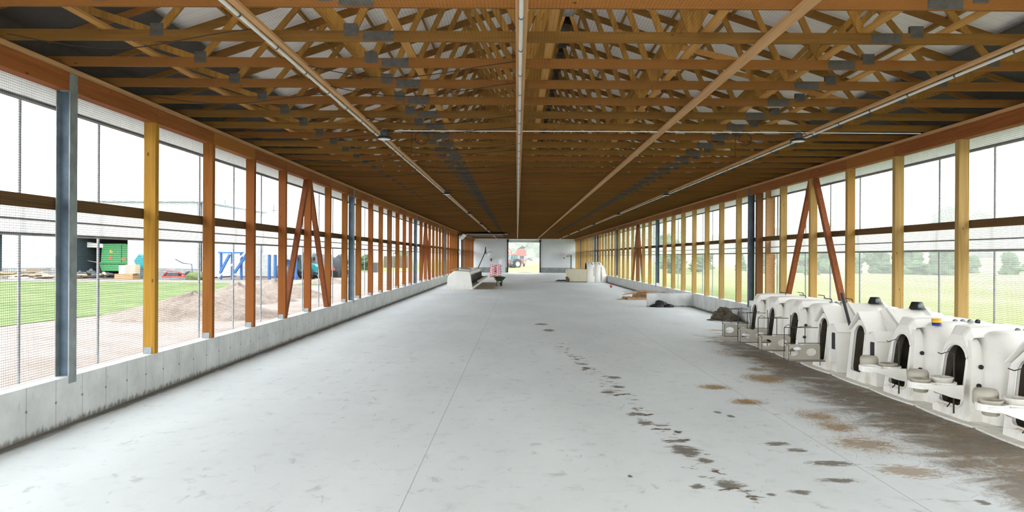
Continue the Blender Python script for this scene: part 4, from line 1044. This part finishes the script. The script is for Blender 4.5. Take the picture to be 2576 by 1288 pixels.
o = empty('tipping_skip', ((338 - 1301) * Yb / F, Yb + 1.6, GZ)); tag(o, 'dark green tipping skip on wheels against the white shed wall', 'skip')
MB().prism([(-.9, 1.9), (-.55, 1.15), (.3, 1.05), (.75, 2.3), (.1, 2.2), (-.4, 2.6)], 0, 1.0, 'y').build('tub', 'teal', o)
MB().tube([(-.4, .2, 1.15), (-.2, .2, .1), (.3, .2, 1.1), (.6, .2, .1)], .05, 6).build('stand', 'teal', o)
rg = random.Random(31)
for i in range(46):
    px = rg.uniform(-30, 186); x = (px - 1301) * 74 / F; L = rg.uniform(1.2, 3.2); z = GZ + .1 + rg.random() ** 2 * .8
    tag(MB().bar((x - L / 2, 74 + rg.uniform(-.5, 1.2), z), (x + L / 2, 74 + rg.uniform(-.5, 1.2), z + rg.uniform(-.15, .2)), rg.uniform(.1, .3), rg.uniform(.05, .15)).build('timber_plank', rg.choice(['pallet', 'rubbish', 'cardboard', 'white'])),
        'plank in the long scrap timber pile against the white shed', 'plank', 'scrap timber pile against the shed')
for i in range(12):
    px = rg.uniform(190, 262); x = (px - 1301) * 74.5 / F
    tag(MB().blob((x, 74.8 + rg.uniform(-.5, 1), GZ + .3 + rg.random() * .5), (rg.uniform(.2, .5), .3, rg.uniform(.15, .35)), i, .3, 10, 6).build('scrap_lump', rg.choice(['rubbish', 'darkgrey', 'cardboard'])), 'lump in the scrap heap at the foot of the shed bay', 'scrap', 'scrap heap at the shed bay')
o = empty('harrow', ((437 - 1301) * 73.5 / F, 73.5, GZ)); tag(o, 'red folded field harrow resting before the white shed', 'harrow')
MB().tube([(-1.2, 0, .3), (-.6, 0, .9), (.5, 0, .8), (1.3, 0, .35), (-1.2, .5, .3)], .06, 6).tube([(-1.2, 0, .3), (1.3, 0, .3)], .07, 6).tube([(-.6, .6, .6), (1.2, .6, .6)], .07, 6).build('frame', 'red', o)
MB().rng(-1.1, .4, .1, .9, .35, .7).build('tine_bank', 'darkgrey', o)
o = empty('roller_frame', ((475 - 1301) * 74 / F, 74, GZ)); tag(o, 'grey implement with a long curved arm beside the red harrow', 'implement')
MB().tube([(-1.4, 0, 2.1), (-.6, 0, 1.7), (.3, 0, 1.6), (.4, 0, .5)], .06, 6).build('arm', 'galv_dark', o)
MB().rng(-.5, 1.3, 0, 1, .3, .8).build('bed', 'galv', o); MB().lathe([(.1, -.1), (.4, -.1), (.4, .1), (.1, .1)], (0, 0, .45), 16, 'y').build('wheel', 'rubber', o)
tag(MB().blob(((490 - 1301) * 73 / F, 73, GZ + .3), (.9, .5, .5), 9, .3).build('weedy_bush', 'grass'), 'weedy bush by the grey implement', 'bush')

# ------------------------------------------------------------------ silos and blue hoppers
Yh = 74.0; hx = lambda p: (p - 1301) * Yh / F
hp = empty('feed_bin', (0, 0, 0)); tag(hp, 'white raised feed bin on blue steel legs, right of the shed', 'feed bin')
MB().rng(hx(549), hx(636), Yh, Yh + 4, 2.7, 5.6).build('bin', 'clad', hp)
for p in (554, 582, 605, 618): MB().rng(hx(p) - .09, hx(p) + .09, Yh + .1, Yh + .35, GZ, 2.7).build('leg', 'blue', hp)
for p0, p1 in ((556, 580), (592, 622)):
    MB().bar((hx(p0), Yh - .2, .6), (hx(p1), Yh - .2, 2.5), .25, .22).build('chute', 'blue', hp)
MB().bar((hx(554), Yh - .5, .15), (hx(640), Yh - .5, 3.4), .12, .12).build('conveyor', 'white', hp)
MB().rng(hx(549), hx(632), Yh - .05, Yh + .05, 2.62, 2.78).build('beam', 'blue', hp)
hp = empty('feed_bin', (0, 0, 0)); tag(hp, 'second white feed bin on blue legs, behind the leaning struts', 'feed bin')
MB().rng(hx(654), hx(737), Yh + 1, Yh + 5, 2.5, 5.6).build('bin', 'clad', hp)
MB().rng(hx(676), hx(686), Yh + .96, Yh + 1, 3.6, 4.4).build('hatch', 'tray', hp)
for p in (667, 682, 735): MB().rng(hx(p) - .11, hx(p) + .11, Yh + 1.1, Yh + 1.4, GZ, 2.5).build('leg', 'blue', hp)
MB().lathe([(.7, -.6), (.9, 0), (.7, .6)], (hx(694), Yh + 2.5, .7), 16, 'x').build('mixing_drum', 'galv', hp)
MB().bar((hx(690), Yh + 3, .5), (hx(706), Yh + 3, 1.9), .5, .5).build('chute', 'blue', hp)
tag(MB().rng(hx(530), hx(745), Yh + 8, Yh + 8.3, GZ, 3.0).build('yard_wall', 'kerb'), 'long grey wall seen between the blue legs of the feed bins', 'yard wall')
for px, r_, h, lb in ((566, 3.1, 8.4, 'tall white silo behind the raised feed bin'), (688, 2.9, 7.8, 'tall white silo behind the second feed bin')):
    Ys = 88; x = (px - 1301) * Ys / F; s_ = empty('silo', (x, Ys, GZ)); tag(s_, lb, 'silo')
    MB().lathe([(r_, 0), (r_, h - 1.4)], (0, 0, 0), 32, cap=False).build('tank', 'clad', s_)
    MB().lathe([(r_ + .05, h - 1.4), (.5, h - .1), (0, h)], (0, 0, 0), 32, cap=False).build('cone_roof', 'clad', s_)
    MB().rng(-.03, .03, -.03, .03, h, h + 1.0).rng(-.4, .4, -.03, .03, h + .25, h + .32).build('roof_vent', 'darkgrey', s_)
cab_ = MB().tube([((300 - 1301) * 79 / F, 79, 8.3), ((402 - 1301) * 84 / F, 84, 8.4), ((505 - 1301) * 88 / F, 88, 8.6)], .025, 5)
tag(cab_.build('overhead_wire', 'darkgrey'), 'thin overhead wire above the white shed roof', 'wire')

# ------------------------------------------------------------------ machines on the left yard, farther off
M['car_green'] = plain('dark_green_car', (.02, .05, .045), .35)
def tractor(loc, rz, body, label, sc=1.0, loader=False):
    o = empty('tractor', loc, rz); o.scale = (sc,) * 3; tag(o, label, 'tractor')      # faces -y
    for sx_ in (-1, 1):
        for nm, x, y, r, w in (('rear_wheel', .95, 1.0, .86, .27), ('front_wheel', .85, -1.55, .60, .20)):
            w_ = MB().lathe([(r * .55, -w), (r * .92, -w), (r, -w * .8), (r, w * .8), (r * .92, w), (r * .55, w)], (0, 0, 0), 28, 'x', cap=False)
            for q in range(18):
                a = 2 * math.pi * q / 18
                for s2 in (-1, 1): w_.box((s2 * w * .45, math.cos(a + s2 * .08) * r, math.sin(a + s2 * .08) * r), (w * .95, .07, .09), Matrix.Rotation(a, 3, 'X'))
            w_.build(nm, 'rubber', o, (sx_ * x, y, r))
            MB().lathe([(0, -w * .5), (r * .5, -w * .7), (r * .56, -w), (r * .56, w), (r * .5, w * .7), (0, w * .5)], (sx_ * x, y, r), 20, 'x').build('wheel_rim', 'white', o)
    MB().prism([(-2.35, .75), (-2.35, 1.35), (-2.0, 1.62), (-.35, 1.75), (-.35, .75)], -.40, .40, 'x').build('hood', body, o)
    MB().rng(-.3, .3, -2.38, -2.34, .85, 1.35).build('grille', 'darkgrey', o)
    MB().rng(-.35, .35, -2.0, 1.5, .5, .8).build('chassis', 'darkgrey', o)
    MB().prism([(-.35, 1.0), (-.45, 1.7), (-.25, 2.75), (1.05, 2.75), (1.2, 1.3), (.9, 1.0)], -.72, .72, 'x').build('cab', 'glass', o)
    MB().prism([(-.38, 2.75), (1.18, 2.75), (1.1, 2.92), (-.3, 2.92)], -.8, .8, 'x').build('cab_roof', body, o)
    for sx_ in (-1, 1):
        for y in (-.33, .45, 1.12): MB().tube([(sx_ * .73, y, 1.1), (sx_ * .73, y * .95 + .05, 2.76)], .04, 6).build('cab_pillar', 'darkgrey', o)
        MB().prism([(.15, 1.35), (.3, 1.85), (1.0, 2.0), (1.75, 1.75), (1.85, 1.3), (1.7, 1.6), (1.0, 1.85), (.4, 1.72)], sx_ * .72, sx_ * 1.2, 'x').build('mudguard', 'darkgrey', o)
        MB().box((sx_ * 1.15, -.4, 2.2), (.22, .08, .4)).build('mirror', 'black', o)
    MB().tube([(.42, -.6, 1.7), (.42, -.6, 2.7)], .05, 8).build('exhaust', 'darkgrey', o)
    if loader:
        for sx_ in (-1, 1): MB().tube([(sx_ * .6, .0, 1.5), (sx_ * .6, -.2, 3.5), (sx_ * .6, -.9, 4.1), (sx_ * .6, -1.9, 3.7)], .09, 6).build('loader_arm', body, o)
        MB().tube([(-.6, -.9, 4.1), (.6, -.9, 4.1)], .07, 6).build('cross_tube', body, o)
        for x in (-.5, -.15, .2, .55): MB().tube([(x, -1.9, 3.7), (x + .1, -1.5, 4.4), (x + .35, -1.3, 4.6)], .035, 6).build('tine', 'red', o)
    return o
tractor(((764 - 1301) * 78 / F, 78, GZ), R(60), 'teal', 'blue green tractor parked behind the inverted V of the left wall')
o = empty('flat_trailer', ((806 - 1301) * 79 / F, 79, GZ)); tag(o, 'red flat trailer carrying a grey load beside the blue green tractor', 'trailer')
MB().rng(-1.4, 1.1, 0, 2, .9, 1.15).build('bed', 'red', o)
for x in (-.8, -.1): MB().lathe([(.1, -.12), (.42, -.12), (.42, .12), (.1, .12)], (x, 0, .42), 18, 'y').build('wheel', 'rubber', o)
MB().prism([(-1.3, 1.15), (1.0, 1.15), (.8, 2.6), (-.9, 2.9)], .2, 1.8, 'y').build('load', 'galv', o)
tag(MB().blob(((852 - 1301) * 84 / F, 84, 1.1), (1.0, .6, 1.3), 6, .4, freq=2.6).build('draped_machine', 'darkgrey'), 'dark tarpaulined machine before the pale yard wall', 'machine')
tag(MB().rng(-22.5, -19.2, 86, 86.3, GZ, 2.6).build('yard_wall', 'kerb'), 'pale concrete yard wall behind the tarpaulined machine', 'yard wall')
tag(MB().rng((925 - 1301) * 110 / F, (948 - 1301) * 110 / F, 110, 113, GZ, 1.4).build('parked_machine', 'darkgrey'), 'small dark machine parked far down the left yard', 'machine')
o = tag(MB().rng((965 - 1301) * 130 / F, (1025 - 1301) * 130 / F, 130, 134, GZ, 2.4).build('brick_barn', 'rubbish'), 'low brown barn far down the left yard', 'barn')

# ------------------------------------------------------------------ beyond the end doorway
tractor((at(1288, 0, 133).x, 133, hb_(-1, 133) - .1), R(-58), 'muted_red', 'red tractor with raised front loader outside the end doorway', .9, True)
o = empty('potato_harvester', (at(1315, 0, 138).x, 138, .35)); tag(o, 'tall red harvesting machine behind the red tractor', 'harvester')
MB().prism([(-1.1, 2.2), (1.0, 2.2), (.7, 3.5), (-.9, 3.5)], -.2, 1.8, 'y').build('hopper', 'muted_red', o)
MB().prism([(-.9, 3.5), (.2, 4.2), (.7, 3.9), (1.5, 4.3), (.5, 3.6)], 0, .3, 'y').build('top_arm', 'darkgrey', o)
MB().rng(-.3, .5, .0, 1.4, .7, 2.2).build('elevator', 'galv_dark', o)
for x in (-.9, .85): MB().tube([(x, 0, .6), (x, 0, 3.3)], .05, 6).build('mast', 'darkgrey', o)
rg = random.Random(8)
for i in range(9): MB().box((rg.uniform(-.9, 1.2), rg.uniform(-.3, .3), rg.uniform(.5, 1.6)), (rg.uniform(.3, .7), .3, rg.uniform(.2, .5))).build('gearbox_housing', 'muted_red', o)
for x in (-.7, .5): MB().lathe([(.1, -.2), (.5, -.2), (.5, .2), (.1, .2)], (x, .3, .3), 18, 'x').build('wheel', 'rubber', o)
cx_, cy_ = at(1335, 0, 190).x, 190.0
o = empty('car', (cx_, cy_, hb_(cx_, cy_)), R(8)); tag(o, 'dark green car parked on the rise beyond the end doorway', 'car')
MB().prism([(-.95, .3), (.95, .3), (.98, .85), (.8, .98), (-.8, .98), (-.98, .85)], 0, 4.2, 'y').build('body', 'car_green', o)
MB().loft([[(-.8, .9, .97), (.8, .9, .97), (.62, 1.5, 1.45), (-.62, 1.5, 1.45)], [(-.8, 3.8, .97), (.8, 3.8, .97), (.62, 3.2, 1.45), (-.62, 3.2, 1.45)]], smooth=False, closed=True, cap0=True, cap1=True).build('cabin', 'glass', o)
MB().rng(-.62, .62, 1.5, 3.2, 1.44, 1.48).build('roof_panel', 'car_green', o)
MB().rng(-.45, .45, -.02, .02, .45, .7).build('grille', 'black', o)
for x in (-.7, .7):
    MB().rng(x - .15, x + .15, -.03, .02, .6, .78).build('headlamp', 'white', o)
    for y in (.7, 3.4): MB().lathe([(.0, -.11), (.33, -.11), (.33, .11), (0, .11)], (x * 1.2, y, .33), 18, 'x').build('wheel', 'rubber', o)

# ------------------------------------------------------------------ damp haze over the distance
hz = bpy.data.materials.new('damp_haze'); hz.use_nodes = True; t_ = hz.node_tree; t_.nodes.clear()
vo = t_.nodes.new('ShaderNodeOutputMaterial'); vs = t_.nodes.new('ShaderNodeVolumeScatter'); vs.inputs['Density'].default_value = .0020; vs.inputs['Color'].default_value = (.97, .99, 1, 1)
vs.inputs['Anisotropy'].default_value = .2
t_.links.new(vs.outputs[0], vo.inputs['Volume'])
S.cycles.volume_bounces = 2
M['haze'] = hz
tag(MB().prism([(-420, 150), (-60, 120), (-8, 117), (14, 117), (14, 30), (40, -60), (800, -60), (800, 950), (-420, 950)], -6, 75).build('haze', 'haze'), 'damp white haze veiling the distant trees and hills', 'haze', kind='stuff')
# ------------------------------------------------------------------ trees
def tree_mesh(sd, conif=False):
    rg = random.Random(sd); m = MB()
    m.tube([(0, 0, -.5), (0, 0, 3.5)], [.35, .2], 8); 
    m.cur = 1
    if conif:
        for j in range(7):
            z = 1.2 + j * 1.15; r = 2.3 * (1 - j / 8.0)
            m.blob((rg.uniform(-.1, .1), 0, z + .5), (r, r, 1.0), sd + j, .3, 16, 8, freq=3)
    else:
        for j in range(24):
            a = rg.uniform(0, 6.28); z = rg.uniform(1.0, 7.5); q = rg.uniform(0, 2.9) * (1 - .07 * z)
            m.blob((q * math.cos(a), q * math.sin(a), z), (rg.uniform(.9, 1.9),) * 2 + (rg.uniform(.9, 1.7),), sd * 20 + j, .42, 18, 12, freq=5)
    return m
protos = []
for sd, c_ in ((1, 0), (2, 0), (3, 1), (4, 0)):
    protos.append([tree_mesh(sd, c_), None, c_])
def tree(i, x, y, z, s_, lab, grp):
    m, me, c_ = protos[i]
    if me is None:
        o = empty('tree'); t = MB(); nb = 18
        tr_f = [f for f, mi in zip(m.f, m.mi) if mi == 0]; nt = max(max(f) for f in tr_f) + 1
        a = MB(); a.add(m.v[:nt], tr_f, True); a.build('trunk', 'bark', o)
        b = MB(); b.add(m.v[nt:], [tuple(i_ - nt for i_ in f) for f, mi in zip(m.f, m.mi) if mi == 1], True); b.build('crown', 'leafage', o)
        protos[i][1] = o
    else: o = copy_tree(me)
    o.location = (x, y, z); o.scale = (s_,) * 3; o.rotation_euler.z = x * 3.1
    tag(o, lab, 'tree', grp)
rg = random.Random(77)
for i in range(42):
    if i < 22: x = 24 + i * 3.6 + rg.uniform(-1.5, 1.5); y = 118 + rg.uniform(-7, 14) - .15 * x; sc = rg.uniform(.38, .75)
    else: x = rg.uniform(60, 330); y = 170 + rg.uniform(0, 110); sc = rg.uniform(.8, 1.5)
    tree(rg.choice((0, 1, 2, 3)), x, y, hf(x, y) - .3, sc, 'hazy tree in the line beyond the right field', 'trees beyond the right field')
for i in range(24):
    y = 250 + rg.uniform(0, 60); x = -18 + i * 3.4 + rg.uniform(-2, 2)
    tree(rg.choice((0, 1, 3)), x, y, hb_(x, y) - 1, rg.uniform(1.3, 2.3), 'hazy tree beyond the end doorway', 'trees beyond the end doorway')
for i, (px, Y, s_) in enumerate(((922, 120, .35), (914, 122, .3), (300, 118, .8), (1012, 165, .6))):
    tree((0, 1, 3, 0)[i], (px - 1301) * Y / F, Y, GZ - .2, s_, 'green tree down the left yard', 'trees down the left yard')
